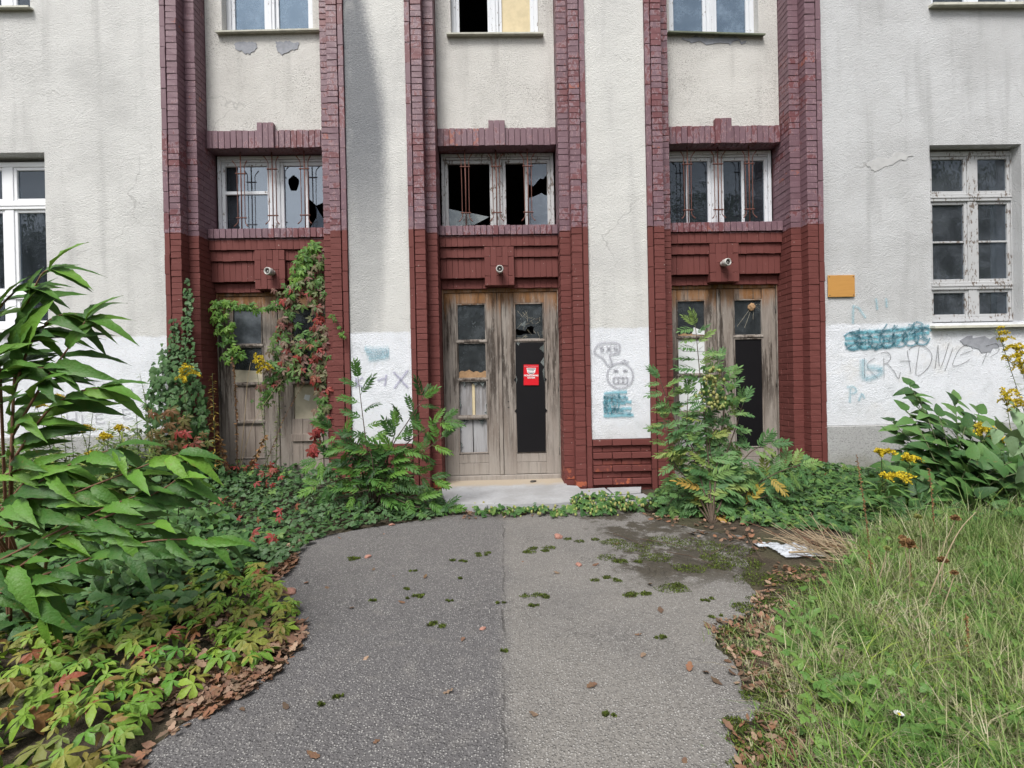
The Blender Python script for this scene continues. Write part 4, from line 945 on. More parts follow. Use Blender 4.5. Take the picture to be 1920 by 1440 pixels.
PAL = {
 'sapling': [(0.036, 0.100, 0.020), (0.048, 0.122, 0.024), (0.058, 0.140, 0.026), (0.075, 0.165, 0.030), (0.110, 0.205, 0.032)],
 'creeper': [(0.055, 0.165, 0.022), (0.095, 0.220, 0.026), (0.150, 0.265, 0.030), (0.200, 0.290, 0.035), (0.110, 0.225, 0.030), (0.230, 0.240, 0.045), (0.190, 0.130, 0.045), (0.075, 0.190, 0.026), (0.260, 0.070, 0.045), (0.120, 0.230, 0.030)],
 'bronze': [(0.130, 0.110, 0.040), (0.095, 0.125, 0.036), (0.180, 0.070, 0.040), (0.110, 0.115, 0.040)],
 'creeper_wall': [(0.045, 0.110, 0.028), (0.065, 0.150, 0.035), (0.095, 0.165, 0.045), (0.120, 0.160, 0.060), (0.165, 0.150, 0.085), (0.150, 0.105, 0.070), (0.200, 0.120, 0.100), (0.160, 0.052, 0.048), (0.270, 0.030, 0.026)],
 'creeper_green': [(0.045, 0.115, 0.022), (0.080, 0.165, 0.032), (0.120, 0.200, 0.045)],
 'red': [(0.210, 0.018, 0.022), (0.260, 0.036, 0.038), (0.150, 0.026, 0.024), (0.220, 0.080, 0.045)],
 'ivy': [(0.020, 0.064, 0.018), (0.032, 0.092, 0.024), (0.050, 0.125, 0.036), (0.085, 0.160, 0.062)],
 'ivy_ground': [(0.020, 0.056, 0.020), (0.034, 0.085, 0.028), (0.055, 0.115, 0.045), (0.085, 0.145, 0.075), (0.045, 0.105, 0.026)],
 'shrub': [(0.022, 0.066, 0.020), (0.035, 0.095, 0.024), (0.055, 0.130, 0.030), (0.085, 0.165, 0.036)],
 'rowan': [(0.045, 0.120, 0.040), (0.070, 0.165, 0.055), (0.100, 0.205, 0.070), (0.140, 0.240, 0.065), (0.210, 0.250, 0.060)],
 'yellow': [(0.38, 0.27, 0.04), (0.30, 0.25, 0.05), (0.36, 0.20, 0.05)],
 'hop': [(0.028, 0.078, 0.024), (0.045, 0.110, 0.032), (0.075, 0.155, 0.040), (0.120, 0.190, 0.045)],
 'cone': [(0.24, 0.29, 0.09), (0.32, 0.35, 0.11), (0.29, 0.26, 0.10)],
 'knot': [(0.030, 0.075, 0.028), (0.045, 0.105, 0.036), (0.065, 0.135, 0.048), (0.090, 0.160, 0.070)],
 'pale': [(0.16, 0.25, 0.13), (0.20, 0.30, 0.16)],
 'weed': [(0.060, 0.105, 0.032), (0.095, 0.145, 0.045), (0.130, 0.165, 0.050), (0.170, 0.180, 0.060)],
 'gold': [(0.62, 0.46, 0.02), (0.70, 0.55, 0.04), (0.52, 0.38, 0.02)],
 'dry': [(0.20, 0.105, 0.045), (0.27, 0.150, 0.070), (0.15, 0.075, 0.035)],
 'litter': [(0.190, 0.100, 0.066), (0.110, 0.066, 0.048), (0.280, 0.155, 0.105), (0.070, 0.044, 0.034), (0.360, 0.245, 0.175), (0.150, 0.080, 0.055), (0.260, 0.120, 0.070), (0.085, 0.055, 0.042)],
 'grass': [(0.075, 0.170, 0.038), (0.110, 0.220, 0.050), (0.165, 0.265, 0.075), (0.230, 0.290, 0.110), (0.180, 0.260, 0.080), (0.330, 0.340, 0.180), (0.420, 0.385, 0.240), (0.520, 0.475, 0.340)],
 'straw': [(0.40, 0.35, 0.23), (0.47, 0.42, 0.30), (0.30, 0.25, 0.16), (0.36, 0.33, 0.20)],
 'grass_green': [(0.080, 0.160, 0.030), (0.120, 0.205, 0.040), (0.175, 0.245, 0.055), (0.250, 0.270, 0.090)],
 'dandelion': [(0.070, 0.160, 0.034), (0.095, 0.195, 0.042), (0.13, 0.22, 0.05)],
 'moss': [(0.022, 0.026, 0.010), (0.050, 0.075, 0.013), (0.140, 0.200, 0.022), (0.030, 0.024, 0.015), (0.070, 0.105, 0.015)],
}
DULL = ('litter', 'dry', 'moss', 'gold', 'grass', 'straw', 'red', 'pale', 'cone', 'yellow', 'creeper', 'creeper_wall', 'bronze', 'ivy', 'ivy_ground', 'rowan', 'dandelion')
for k in PAL:
    if k == 'hop': PAL[k] = [(a, b * 1.05, c * 1.05) for a, b, c in PAL[k]]
    elif k not in DULL: PAL[k] = [(a * (.8 + .5 * i / len(PAL[k])), b * (.9 + .55 * i / len(PAL[k])), c * .85) for i, (a, b, c) in enumerate(PAL[k])]
for k, c in PAL.items():
    M['lf_' + k] = leaf_mat(k + ' leaf', c, 'obj', trans=0.10 if k in ('litter', 'dry', 'moss', 'gold') else 0.15, rough=0.75 if k in ('litter', 'dry', 'moss', 'gold', 'grass') else 0.42)
    M['lm_' + k] = leaf_mat(k + ' leaves', c, 'attr', trans=0.10 if k in ('litter', 'dry', 'moss', 'gold') else 0.15, rough=0.75 if k in ('litter', 'dry', 'moss', 'gold', 'grass') else 0.42)
M['stem'] = flat('green stem', (0.09, 0.11, 0.045), 0.7, 0.3, 30); M['twig'] = flat('brown twig', (0.085, 0.060, 0.042), 0.85, 0.4, 40)
M['stem_dry'] = flat('straw stem', (0.36, 0.28, 0.18), 0.85, 0.4, 30); M['stem_rust'] = flat('rusty stem', (0.17, 0.085, 0.05), 0.85, 0.4, 30); M['stem_red'] = flat('reddish stem', (0.17, 0.085, 0.05), 0.7, 0.3, 30)

# ------------------------------------------------------------------ leaf shapes: base at the origin, tip along +Y, upper side +Z
def blade(n, prof, w, fold=0.25, droop=0.15, serr=0.0, wave=0.0, L=1.0):
    V = []; Fc = []
    for k in range(n + 1):
        t = k / n; h = w * prof(t) * 0.5
        if serr and 0 < k < n: h *= 1 + serr * (1 if k % 2 else -1)
        z = -droop * t * t; wz = wave * math.sin(t * 17)
        V += [(-h, t * L, (z + fold * h) * L + wz), (0, t * L, z * L), (h, t * L, (z + fold * h) * L - wz)]
    for k in range(n):
        a = 3 * k; Fc += [(a, a + 1, a + 4, a + 3), (a + 1, a + 2, a + 5, a + 4)]
    return np.array(V, float), Fc
p_lance = lambda t: (math.sin(math.pi * min(1, t * 1.02) ** 0.75) ** 0.9 if 0 < t < 0.98 else 0.02)
p_oval = lambda t: (math.sin(math.pi * t ** 0.85) ** 0.7 if 0 < t < 1 else 0.02)
p_heart = lambda t: 0.02 if t >= 1 else (1 - t) ** 0.62 * (0.55 + 1.0 * min(1, t * 5)) * 0.82
p_obov = lambda t: (0.02 if t >= 1 or t <= 0 else min(1.0, (t / .58) ** .8) if t < .58 else (1 - ((t - .58) / .42) ** 1.35))
p_grass = lambda t: (1 - t) ** 0.6
def xf(V, ang=0, s=1.0, off_=(0, 0, 0), tilt=0.0, roll=0.0):
    ca, sa = math.cos(ang), math.sin(ang); V = V * s
    if roll: c, q = math.cos(roll), math.sin(roll); V = np.stack([V[:, 0] * c + V[:, 2] * q, V[:, 1], -V[:, 0] * q + V[:, 2] * c], 1)
    if tilt: c, q = math.cos(tilt), math.sin(tilt); V = np.stack([V[:, 0], V[:, 1] * c - V[:, 2] * q, V[:, 1] * q + V[:, 2] * c], 1)
    return np.stack([V[:, 0] * ca + V[:, 1] * sa, -V[:, 0] * sa + V[:, 1] * ca, V[:, 2]], 1) + np.array(off_)
def merge(parts):
    V = []; Fc = []; n = 0
    for v, f in parts: V.append(v); Fc += [tuple(i + n for i in q) for q in f]; n += len(v)
    return np.concatenate(V), Fc
def palmate(seed, n=5):
    r = random.Random(seed); P_ = []
    for k in range(n):
        a = (k - (n - 1) / 2) * R_(57) + r.uniform(-.12, .12); s = (0.62, 0.86, 1.0, 0.86, 0.62)[k] * r.uniform(.9, 1.08)
        v, f = blade(6, p_obov, 0.44, 0.34, 0.16 + r.uniform(0, .15), 0.08); P_.append((xf(v, a, s, (0, 0.02, 0), r.uniform(-.35, -.02), r.uniform(-.25, .25)), f))
    return merge(P_)
def pinnate(seed, pairs=7, ll=0.24, lw=0.34, prof=p_lance, droop=0.25, nseg=4):
    r = random.Random(seed); P_ = []
    rach = []
    for k in range(pairs):
        t = 0.18 + 0.74 * k / pairs; s = ll * (0.75 + 0.5 * math.sin(math.pi * (0.15 + 0.75 * k / pairs))) * r.uniform(.9, 1.1)
        for sd in (-1, 1):
            v, f = blade(nseg, prof, lw, 0.3, 0.2, 0.05); P_.append((xf(v, sd * R_(58 - 18 * t) + r.uniform(-.1, .1), s, (0, t, -droop * t * t), r.uniform(-.3, .1), sd * r.uniform(-.1, .3)), f))
    v, f = blade(nseg, prof, lw, 0.3, 0.2, 0.05); P_.append((xf(v, r.uniform(-.15, .15), ll, (0, 0.9, -droop * .81), -.35), f))
    for k in range(6):                                   # rachis
        t0, t1 = k / 6, (k + 1) / 6; w = 0.010
        rach.append((np.array([(-w, t0, -droop * t0 * t0 - .004), (w, t0, -droop * t0 * t0 - .004), (w, t1, -droop * t1 * t1 - .004), (-w, t1, -droop * t1 * t1 - .004)]), [(0, 1, 2, 3)]))
    return merge(P_ + rach)
def ivy_leaf(seed):
    r = random.Random(seed); o = [(0, 0), (.30, -.06), (.50, .22), (.27, .38), (.30, .62), (0, 1.0), (-.30, .62), (-.27, .38), (-.50, .22), (-.30, -.06)]
    V = [(0, .3, .03)] + [(x * r.uniform(.9, 1.1), y * r.uniform(.93, 1.07), -.10 * (abs(x) + max(0, y - .3)) + r.uniform(-.03, .03)) for x, y in o]
    return np.array(V, float), [(0, 1 + k, 1 + (k + 1) % 10) for k in range(10)]
def lobed(seed):
    r = random.Random(seed); P_ = []
    for a, s in ((-1.0, .72), (0, 1.0), (1.0, .72)):
        v, f = blade(5, p_oval, .55, .2, .2, .12); P_.append((xf(v, a + r.uniform(-.1, .1), s, (0, 0, 0), r.uniform(-.2, .0)), f))
    return merge(P_)
def curled(seed):
    r = random.Random(seed); v, f = blade(6, r.choice((p_oval, p_obov, p_lance)), r.uniform(.35, .8), r.uniform(-.5, .8), r.uniform(-.5, .5), .18, r.uniform(0, .09)); return v, f
TPL = {
 'lance': [blade(11, p_lance, w, .42, d, .09, wv) for w, d, wv in ((.27, .45, .010), (.31, .62, .008), (.25, .34, .012), (.29, .75, .010))],
 'palm': [palmate(k) for k in range(5)],
 'pinn': [pinnate(k, 7, .26, .33, p_lance, .22) for k in range(4)],
 'rowan': [pinnate(k + 9, 7, .28, .29, p_oval, .30) for k in range(4)],
 'ivy': [ivy_leaf(k) for k in range(4)],
 'broad': [blade(6, p_heart, .68, .22, d, 0, wv) for d, wv in ((.15, .0), (.35, .015), (.25, .02), (.5, .01))],
 'lobed': [lobed(k) for k in range(4)],
 'narrow': [blade(4, p_lance, .2, .3, d) for d in (.1, .35, .6)],
 'curl': [curled(k) for k in range(9)],
 'dand': [blade(10, lambda t: .25 + .75 * p_oval(t), .24, .3, d, .30, .01) for d in (.25, .5, .1)],
 'dock': [blade(8, p_lance, .33, .25, d, 0, .03) for d in (.3, .6)],
}
_lm = {}
def leaf_mesh(kind, k, mat, name='leaf'):
    key = (kind, k, mat, name)
    if key not in _lm: _lm[key] = mesh_np(name, TPL[kind][k][0], TPL[kind][k][1], M[mat], True)
    return _lm[key]
def frame(p, d, n, s):
    """4x4: leaf base at p, tip along d, upper side towards n, length s"""
    d = Vector(d).normalized(); n = Vector(n); x = d.cross(n)
    if x.length < 1e-4: x = d.cross(Vector((0.3, 0.5, 0.8)))
    x.normalize(); n = x.cross(d)
    return Matrix(((x.x * s, d.x * s, n.x * s, p[0]), (x.y * s, d.y * s, n.y * s, p[1]), (x.z * s, d.z * s, n.z * s, p[2]), (0, 0, 0, 1)))
def joined(name, kind, mats, mat, parent=None, base=(0, 0, 0), stuff=True, **k):
    """many small leaves as one mesh, each with its own random colour value"""
    if not mats: return None
    nT = len(TPL[kind]); vs = []; loops = []; counts = []; rn = []; n0 = 0
    A = np.array([[list(r) for r in m_] for m_ in mats]); ch = npr.integers(0, nT, len(A))
    for t in range(nT):
        a = A[ch == t]
        if not len(a): continue
        V, Fc = TPL[kind][t]; nv = len(V)
        W = np.einsum('nij,kj->nki', a[:, :3, :3], V) + a[:, None, :3, 3] - np.array(base)
        vs.append(W.reshape(-1, 3)); rn.append(np.repeat(npr.random(len(a)), nv))
        fl = np.array([i for f in Fc for i in f]); fc = np.array([len(f) for f in Fc])
        loops.append((fl[None, :] + (np.arange(len(a)) * nv)[:, None] + n0).ravel()); counts.append(np.tile(fc, len(a))); n0 += nv * len(a)
    vs = np.concatenate(vs); loops = np.concatenate(loops); counts = np.concatenate(counts); rn = np.concatenate(rn)
    me = bpy.data.meshes.new(name); me.vertices.add(len(vs)); me.vertices.foreach_set('co', vs.astype(np.float32).ravel())
    me.loops.add(len(loops)); me.loops.foreach_set('vertex_index', loops.astype(np.int32))
    me.polygons.add(len(counts)); st = np.concatenate([[0], np.cumsum(counts)[:-1]]); me.polygons.foreach_set('loop_start', st.astype(np.int32))
    at_ = me.attributes.new('rnd', 'FLOAT', 'POINT'); at_.data.foreach_set('value', rn.astype(np.float32))
    me.materials.append(M[mat]); me.update(calc_edges=True); me.validate()
    me.polygons.foreach_set('use_smooth', np.ones(len(counts), bool))
    o = obj(name, me, parent, **k)
    if stuff: o['kind'] = 'stuff'
    return o
def put_leaves(root, kind, mats, pal, limit=300, name='leaf', rest='foliage'):
    """the leaves that show largest as parts, the rest as one part"""
    b = root.location; c = Vector(CAM)
    mats = sorted(mats, key=lambda m_: -m_.col[1].length / max(.3, (m_.translation - c).length))
    for m_ in mats[:limit]:
        o = bpy.data.objects.new(name, leaf_mesh(kind, rng.randrange(len(TPL[kind])), 'lf_' + pal, name)); COL.objects.link(o); o.parent = root
        q = m_.copy(); q.translation = m_.translation - b; o.matrix_basis = q
    joined(rest, kind, mats[limit:], 'lm_' + pal, root, tuple(b))
def rv(a=1.0): return Vector((rng.uniform(-a, a), rng.uniform(-a, a), rng.uniform(-a, a)))
def curve(pts, k=8):
    """smooth points through world points"""
    P_ = [Vector(p) for p in pts]; out = []
    for i in range(len(P_) - 1):
        p0, p1, p2, p3 = P_[max(i - 1, 0)], P_[i], P_[i + 1], P_[min(i + 2, len(P_) - 1)]
        for j in range(k):
            t = j / k; out.append(0.5 * ((2 * p1) + (p2 - p0) * t + (2 * p0 - 5 * p1 + 4 * p2 - p3) * t * t + (3 * p1 - p0 - 3 * p2 + p3) * t ** 3))
    return out + [P_[-1]]
def pxs(pts, dist): return [at(p[0], p[1], CAM[1] + (p[2] if len(p) > 2 else dist)) for p in pts]
def stems(root, curves, r0, r1, mat, name='stem'):
    mb = MB(); b = root.location
    for C_ in curves:
        n = len(C_); mb.tube([p - b for p in C_], [r0 + (r1 - r0) * i / (n - 1) for i in range(n)], 5)
    return mb.build(name, M[mat], root, True)
def walk(C_, step):
    """points at equal steps along a curve, with direction and fraction"""
    L = [0.0]
    for a, b in zip(C_, C_[1:]): L.append(L[-1] + (b - a).length)
    s = step * .5; i = 0
    while s < L[-1]:
        while L[i + 1] < s: i += 1
        t = (s - L[i]) / max(1e-6, L[i + 1] - L[i]); yield C_[i].lerp(C_[i + 1], t), (C_[i + 1] - C_[i]).normalized(), s / L[-1]
        s += step
UPV = Vector((0, 0, 1)); TOCAM = Vector((0, -1, 0.25)).normalized()
def inside(p, poly):
    x, y = p; c = False; j = len(poly) - 1
    for i in range(len(poly)):
        if (poly[i][1] > y) != (poly[j][1] > y) and x < (poly[j][0] - poly[i][0]) * (y - poly[i][1]) / (poly[j][1] - poly[i][1]) + poly[i][0]: c = not c
        j = i
    return c
def scatter(poly, n):
    xs_ = [q[0] for q in poly]; ys_ = [q[1] for q in poly]; out = []
    while len(out) < n:
        p = (rng.uniform(min(xs_), max(xs_)), rng.uniform(min(ys_), max(ys_)))
        if inside(p, poly): out.append(p)
    return out
def gpoly(px): return [tuple(gr(a, b)[:2]) for a, b in px]

# ------------------------------------------------------------------ left: the long-leaved sapling that leans into the picture
def long_leaved(name_lab, root_px, branches, leaf_len, step, pal, seed, droop=0.55, limit=300, lat=0.8):
    global rng
    rng = random.Random(seed)
    r0 = gr(*root_px); root = empty('sapling', (r0[0], r0[1], 0.0), label=name_lab, cat='sapling', group='long-leaved saplings at the path')
    Cs = [curve(pxs(b, 2.3)) for b in branches]; base = Vector((r0[0], r0[1], 0.0))
    allc = [curve([base, base.lerp(C_[0], .5) + Vector((0, 0, .08)), C_[0]], 5)[:-1] + C_ for C_ in Cs]
    stems(root, allc, .008, .0025, 'stem_red')
    mats = []
    for C_ in Cs:
        sgn = 1
        for p, d, f in walk(C_, step):
            side = d.cross(UPV).normalized() * sgn; sgn = -sgn
            up = (UPV * 0.55 + TOCAM * 1.0 + rv(.45)).normalized()
            dd = d * rng.uniform(.5, 1.0) + side * rng.uniform(.2, lat) + Vector((rng.uniform(.1, .55), 0, 0)) + UPV * rng.uniform(-droop, .25) + rv(.2)
            mats.append(frame(p, dd, up, leaf_len * rng.uniform(.65, 1.1) * (0.7 + .3 * math.sin(math.pi * min(1, f * 1.1)))))
        p = C_[-1]
        for k in range(3): mats.append(frame(p, (C_[-1] - C_[-3]).normalized() + rv(.5) - UPV * .3, UPV + TOCAM * .6 + rv(.3), leaf_len * rng.uniform(.6, .9)))
    put_leaves(root, 'lance', mats, pal, limit)
long_leaved('tall sapling with long drooping glossy leaves at the left edge of the picture', (20, 1190),
    [[(20, 900), (28, 700), (45, 590), (75, 520), (92, 506)], [(22, 820), (80, 720), (130, 650), (160, 602)], [(25, 740), (55, 650), (95, 600), (118, 590)], [(20, 870), (90, 770), (150, 735), (185, 728)], [(0, 700), (-10, 600), (30, 545), (50, 540)], [(-30, 800), (-20, 690), (20, 640), (60, 625)], [(-40, 760), (-10, 700), (40, 690), (90, 690)]],
    0.250, 0.047, 'sapling', 21, 0.6, 300)
long_leaved('low spreading sapling with serrated long leaves leaning over the creeper', (70, 1180),
    [[(-60, 1010), (60, 915), (150, 862), (215, 842)], [(0, 1010), (120, 935), (240, 885), (335, 850)], [(-20, 1060), (100, 1000), (190, 955), (255, 930)], [(50, 1090), (160, 1050), (280, 1015), (395, 1012)], [(-60, 1060), (20, 1060), (70, 1100)], [(-40, 960), (60, 935), (130, 950)], [(0, 960), (60, 890), (100, 870)], [(100, 1010), (220, 960), (300, 920), (330, 900)], [(40, 1060), (120, 1010), (220, 990), (290, 980)], [(-20, 900), (40, 880), (70, 872)], [(-30, 1120), (30, 1110), (80, 1150)]],
    0.240, 0.047, 'sapling', 22, 0.7, 300)

# broad-leaved weeds between the saplings and the ivy
def weed(name, lab, root_w, tips, kind, pal, leaf_len, step, seed, cat='weed', group=None, stem='stem', r=(.006, .002), flat_up=.9, droop=.3, limit=300, lean=.6):
    global rng
    rng = random.Random(seed)
    root = empty(name, tuple(root_w), label=lab, cat=cat, group=group); b = Vector(root_w); mats = []; Cs = []
    for t in tips:
        t = Vector(t); base = b + Vector((rng.uniform(-.05, .05), rng.uniform(-.05, .05), 0))
        mid = base.lerp(t, .55); mid.z += .10 * (t - base).length; C_ = curve([base, mid, t], 7); Cs.append(C_); sg = 1
        for p, d, f in walk(C_, step):
            if f < .22: continue
            side = d.cross(TOCAM).normalized() * sg; sg = -sg
            dd = side * 1.0 + d * rng.uniform(.1, .7) - UPV * rng.uniform(0, droop) + TOCAM * rng.uniform(-.2, lean) + rv(.25)
            mats.append(frame(p, dd, UPV * flat_up + TOCAM * .8 + rv(.35), leaf_len * rng.uniform(.65, 1.15) * (1.05 - .35 * f)))
        mats.append(frame(t, (C_[-1] - C_[-2]).normalized() + rv(.3), UPV * .6 + TOCAM + rv(.3), leaf_len * .7))
    stems(root, Cs, r[0], r[1], stem)
    put_leaves(root, kind, mats, pal, limit)
    return root
for k, (px, tips_) in enumerate((((330, 1090), [(250, 905, 3.2), (300, 890, 3.3), (340, 905, 3.2), (380, 930, 3.3), (230, 960, 3.1)]), ((300, 1110), [(240, 1010, 2.9), (300, 1000, 2.9), (350, 980, 3.0), (390, 1000, 3.0)]), ((200, 1130), [(170, 1010, 2.8), (220, 1030, 2.7), (270, 1060, 2.7), (190, 1080, 2.6)]))):
    g = gr(*px); weed('broad_leaf_weed', ('dull green heart-leaved weed rising beside the ivy carpet', 'dull green heart-leaved weed under the tips of the low sapling', 'dark heart-leaved weed in the shade of the low sapling')[k], (g[0], g[1], 0.0), pxs(tips_, 3), 'broad', 'knot', .10, .055, 40 + k, group='heart-leaved weeds by the saplings')

# five-fingered creeper carpeting the ground, with the litter beside it
rng = random.Random(31)
edge_l = gpoly([(-900, 1330), (-60, 1210), (110, 1185), (200, 1110), (300, 1070), (430, 1062), (505, 1090), (550, 1150), (562, 1188), (512, 1246), (352, 1318), (266, 1408), (205, 1475), (70, 1640), (-700, 1640)])
root = empty('creeper_carpet', tuple(edge_l[3]) + (0.0,), label='five-fingered creeper carpeting the ground beside the asphalt, green turning reddish', cat='creeper')
mats = []
for (x, y) in scatter(edge_l, 1050):
    h = .03 + .10 * (0.5 + 0.5 * mnoise.noise((x * 2.3, y * 2.3, 1.0))) * min(1, max(.2, (-x - .9) * .9)) + rng.uniform(0, .05)
    a = rng.uniform(0, 6.28)
    d = Vector((math.cos(a), math.sin(a) - .25, rng.uniform(-.45, .05))); n_ = Vector((rng.uniform(-.45, .45), -.35 + rng.uniform(-.4, .3), 1))
    mats.append(frame((x, y, h), d, n_, rng.choice((.055, .065, .075, .085, .10)) * rng.uniform(.85, 1.15)))
put_leaves(root, 'palm', mats, 'creeper', 300)
def litter(poly, n, s=(.035, .075), zmax=.05):
    out = []
    for (x, y) in scatter(poly, n):
        if mnoise.noise((x * 2.6, y * 2.6, 12)) + .35 * mnoise.noise((x * 9, y * 9, 3)) < rng.uniform(-.30, .22): continue
        a = rng.uniform(0, 6.28); z = ground_h(x, y) + .012 + rng.uniform(0, zmax)
        out.append(frame((x, y, z), (math.cos(a), math.sin(a), rng.uniform(-.15, .2)), Vector((rng.uniform(-.5, .5), rng.uniform(-.5, .5), 1)), rng.uniform(*s)))
    return out
mats = litter(gpoly([(190, 1475), (250, 1395), (335, 1300), (480, 1225), (545, 1165), (500, 1100), (470, 1050), (540, 1015), (572, 1028), (548, 1062), (512, 1100), (528, 1140), (570, 1180), (558, 1226), (512, 1272), (440, 1322), (350, 1370), (275, 1428), (235, 1475)]), 2300, (.030, .068), .02)
mats += litter(gpoly([(380, 1130), (420, 1050), (540, 1010), (560, 1040), (520, 1100), (540, 1160), (480, 1230), (330, 1300), (260, 1400), (200, 1440)]), 1500, (.035, .07))
mats += litter(gpoly([(1325, 1180), (1400, 1150), (1460, 1060), (1560, 1070), (1560, 1130), (1480, 1200), (1470, 1300), (1560, 1475), (1400, 1475), (1370, 1385), (1418, 1340), (1385, 1290), (1370, 1245)]), 1300, (.022, .046), .015)
mats += litter(gpoly([(850, 962), (1000, 962), (1000, 972), (860, 975)]), 120, (.03, .06), .02) + litter(gpoly([(1200, 965), (1420, 985), (1440, 1040), (1300, 1010)]), 160, (.03, .06), .02)
joined('leaf_litter', 'curl', mats, 'lm_litter')
def fallen(pxs_, pal, lab, grp, s=(.035, .06)):
    for (a, b) in pxs_:
        g = gr(a, b, .014); an = rng.uniform(0, 6.28)
        o = bpy.data.objects.new('fallen_leaf', leaf_mesh('curl', rng.randrange(9), 'lf_' + pal, 'fallen_leaf')); COL.objects.link(o)
        o.matrix_world = frame((g[0], g[1], .016), (math.cos(an), math.sin(an), 0), Vector((rng.uniform(-.15, .15), rng.uniform(-.15, .15), 1)), rng.uniform(*s))
        prop(o, lab, 'leaf', grp)
fallen([(450, 1328), (572, 1092), (600, 1420), (610, 1100), (540, 1330), (700, 1070), (735, 1080), (655, 1140), (795, 1085), (760, 1130), (690, 1230), (1190, 1190), (1210, 1225), (1292, 1260), (1355, 1285), (1325, 1258), (1010, 1340), (870, 1195), (1110, 1060), (1150, 1020), (1050, 1075), (980, 1052), (1240, 1150), (1285, 1420), (700, 1395), (830, 1300), (1100, 1290), (640, 1010), (720, 1000), (1215, 1095)], 'litter', 'single brown leaf fallen on the bare asphalt', 'loose leaves on the asphalt')

# ------------------------------------------------------------------ ivy carpet by the left door
def mound(x, y):
    return ground_h(x, y) + .03 + .20 * min(1, max(0, (y + 1.3) / 1.2)) * min(1, max(0, (-x - .75) / .6)) + .10 * (0.5 + 0.5 * mnoise.noise((x * 2.1, y * 2.1, 7))) * min(1, max(0.15, (-x - .9) / .5))
ivp = gpoly([(270, 900), (560, 875), (640, 880), (700, 905), (840, 935), (872, 962), (800, 978), (740, 985), (640, 1000), (585, 1018), (555, 1050), (520, 1085), (470, 1100), (380, 1100), (300, 1070), (240, 960)])
def cover(poly, n, hf, s, tilt=.6, toward=.55):
    out = []
    for (x, y) in scatter(poly, n):
        a = rng.uniform(0, 6.28); z = hf(x, y) * rng.uniform(.55, 1.0) + rng.uniform(0, .03)
        out.append(frame((x, y, z), (math.cos(a), math.sin(a) - .35, rng.uniform(-.5, .2)), Vector((rng.uniform(-tilt, tilt), -toward + rng.uniform(-tilt, tilt), 1)), rng.uniform(*s)))
    return out
joined('ivy_carpet', 'ivy', cover(ivp, 9000, mound, (.035, .065)), 'lm_ivy_ground')
joined('ivy_carpet', 'lobed', cover(ivp, 420, lambda x, y: mound(x, y) + .05, (.05, .09)), 'lm_hop')
root = empty('red_creeper', tuple(gr(480, 960)[:2]) + (0,), label='scattered scarlet creeper leaves poking through the ivy carpet', cat='creeper')
rng = random.Random(77); rp = gpoly([(420, 930), (520, 920), (560, 985), (545, 1040), (440, 1070), (390, 1000)])
mats = []
for (x, y) in scatter(rp, 30):
    a = rng.uniform(0, 6.28); mats.append(frame((x, y, mound(x, y) + .06), (math.cos(a), math.sin(a), rng.uniform(-.8, .2)), Vector((rng.uniform(-.6, .6), -.9, .7)), rng.uniform(.05, .085)))
put_leaves(root, 'palm', mats, 'red', 60)

# ------------------------------------------------------------------ ivy climbing the outer left pilaster
rng = random.Random(41)
root = empty('climbing_ivy', (-3.95, -.1, 0.1), label='dense dark ivy climbing the foot of the outer brick pilaster in narrow tongues', cat='ivy')
def wall_leaves(px_poly, n, Y0, bulge, s, dn=(0, -.25), out=None):
    out = [] if out is None else out
    for (px, py) in scatter(px_poly, n):
        q = at(px, py, Y0 - rng.uniform(0, bulge)); a = rng.gauss(-math.pi / 2, .7)
        out.append(frame(q, (math.cos(a), -.25, math.sin(a)), Vector((rng.uniform(-.5, .5), -1, rng.uniform(.1, .7))), rng.uniform(*s)))
    return out
mats = wall_leaves([(285, 690), (300, 660), (330, 685), (368, 690), (385, 740), (392, 800), (380, 840), (300, 850), (272, 800), (275, 740)], 620, -.08, .22, (.05, .085))
mats += wall_leaves([(347, 525), (354, 522), (361, 560), (364, 640), (368, 690), (338, 690), (342, 620)], 120, -.0, .04, (.04, .062))
mats += wall_leaves([(321, 598), (330, 596), (336, 640), (340, 690), (306, 690), (314, 640)], 90, -.01, .05, (.04, .062)) + wall_leaves([(303, 640), (312, 650), (316, 700), (296, 700)], 50, -.01, .05, (.04, .06)) + wall_leaves([(290, 830), (390, 830), (440, 900), (300, 930), (260, 880)], 300, -.12, .2, (.05, .08))
put_leaves(root, 'ivy', mats, 'ivy', 300)
st_ = [curve([at(350, 900, -.06), at(346, 760, -.04), at(352, 640, 0.0), at(351, 528, .01)]), curve([at(330, 900, -.08), at(322, 760, -.05), at(326, 660, -.02), at(327, 600, -.02)])]
stems(root, st_, .006, .002, 'twig')
rng = random.Random(43); root = empty('reddening_creeper', (-3.75, -.3, 0.1), label='bronze and red creeper leaves hanging over the foot of the ivy', cat='creeper')
mats = wall_leaves([(275, 770), (320, 760), (372, 790), (395, 830), (350, 860), (290, 850)], 44, -.34, .12, (.08, .12)); put_leaves(root, 'palm', mats, 'bronze', 60)
mats = wall_leaves([(330, 800), (400, 810), (405, 850), (350, 860)], 4, -.42, .05, (.09, .13)); put_leaves(root, 'palm', mats, 'red', 60)

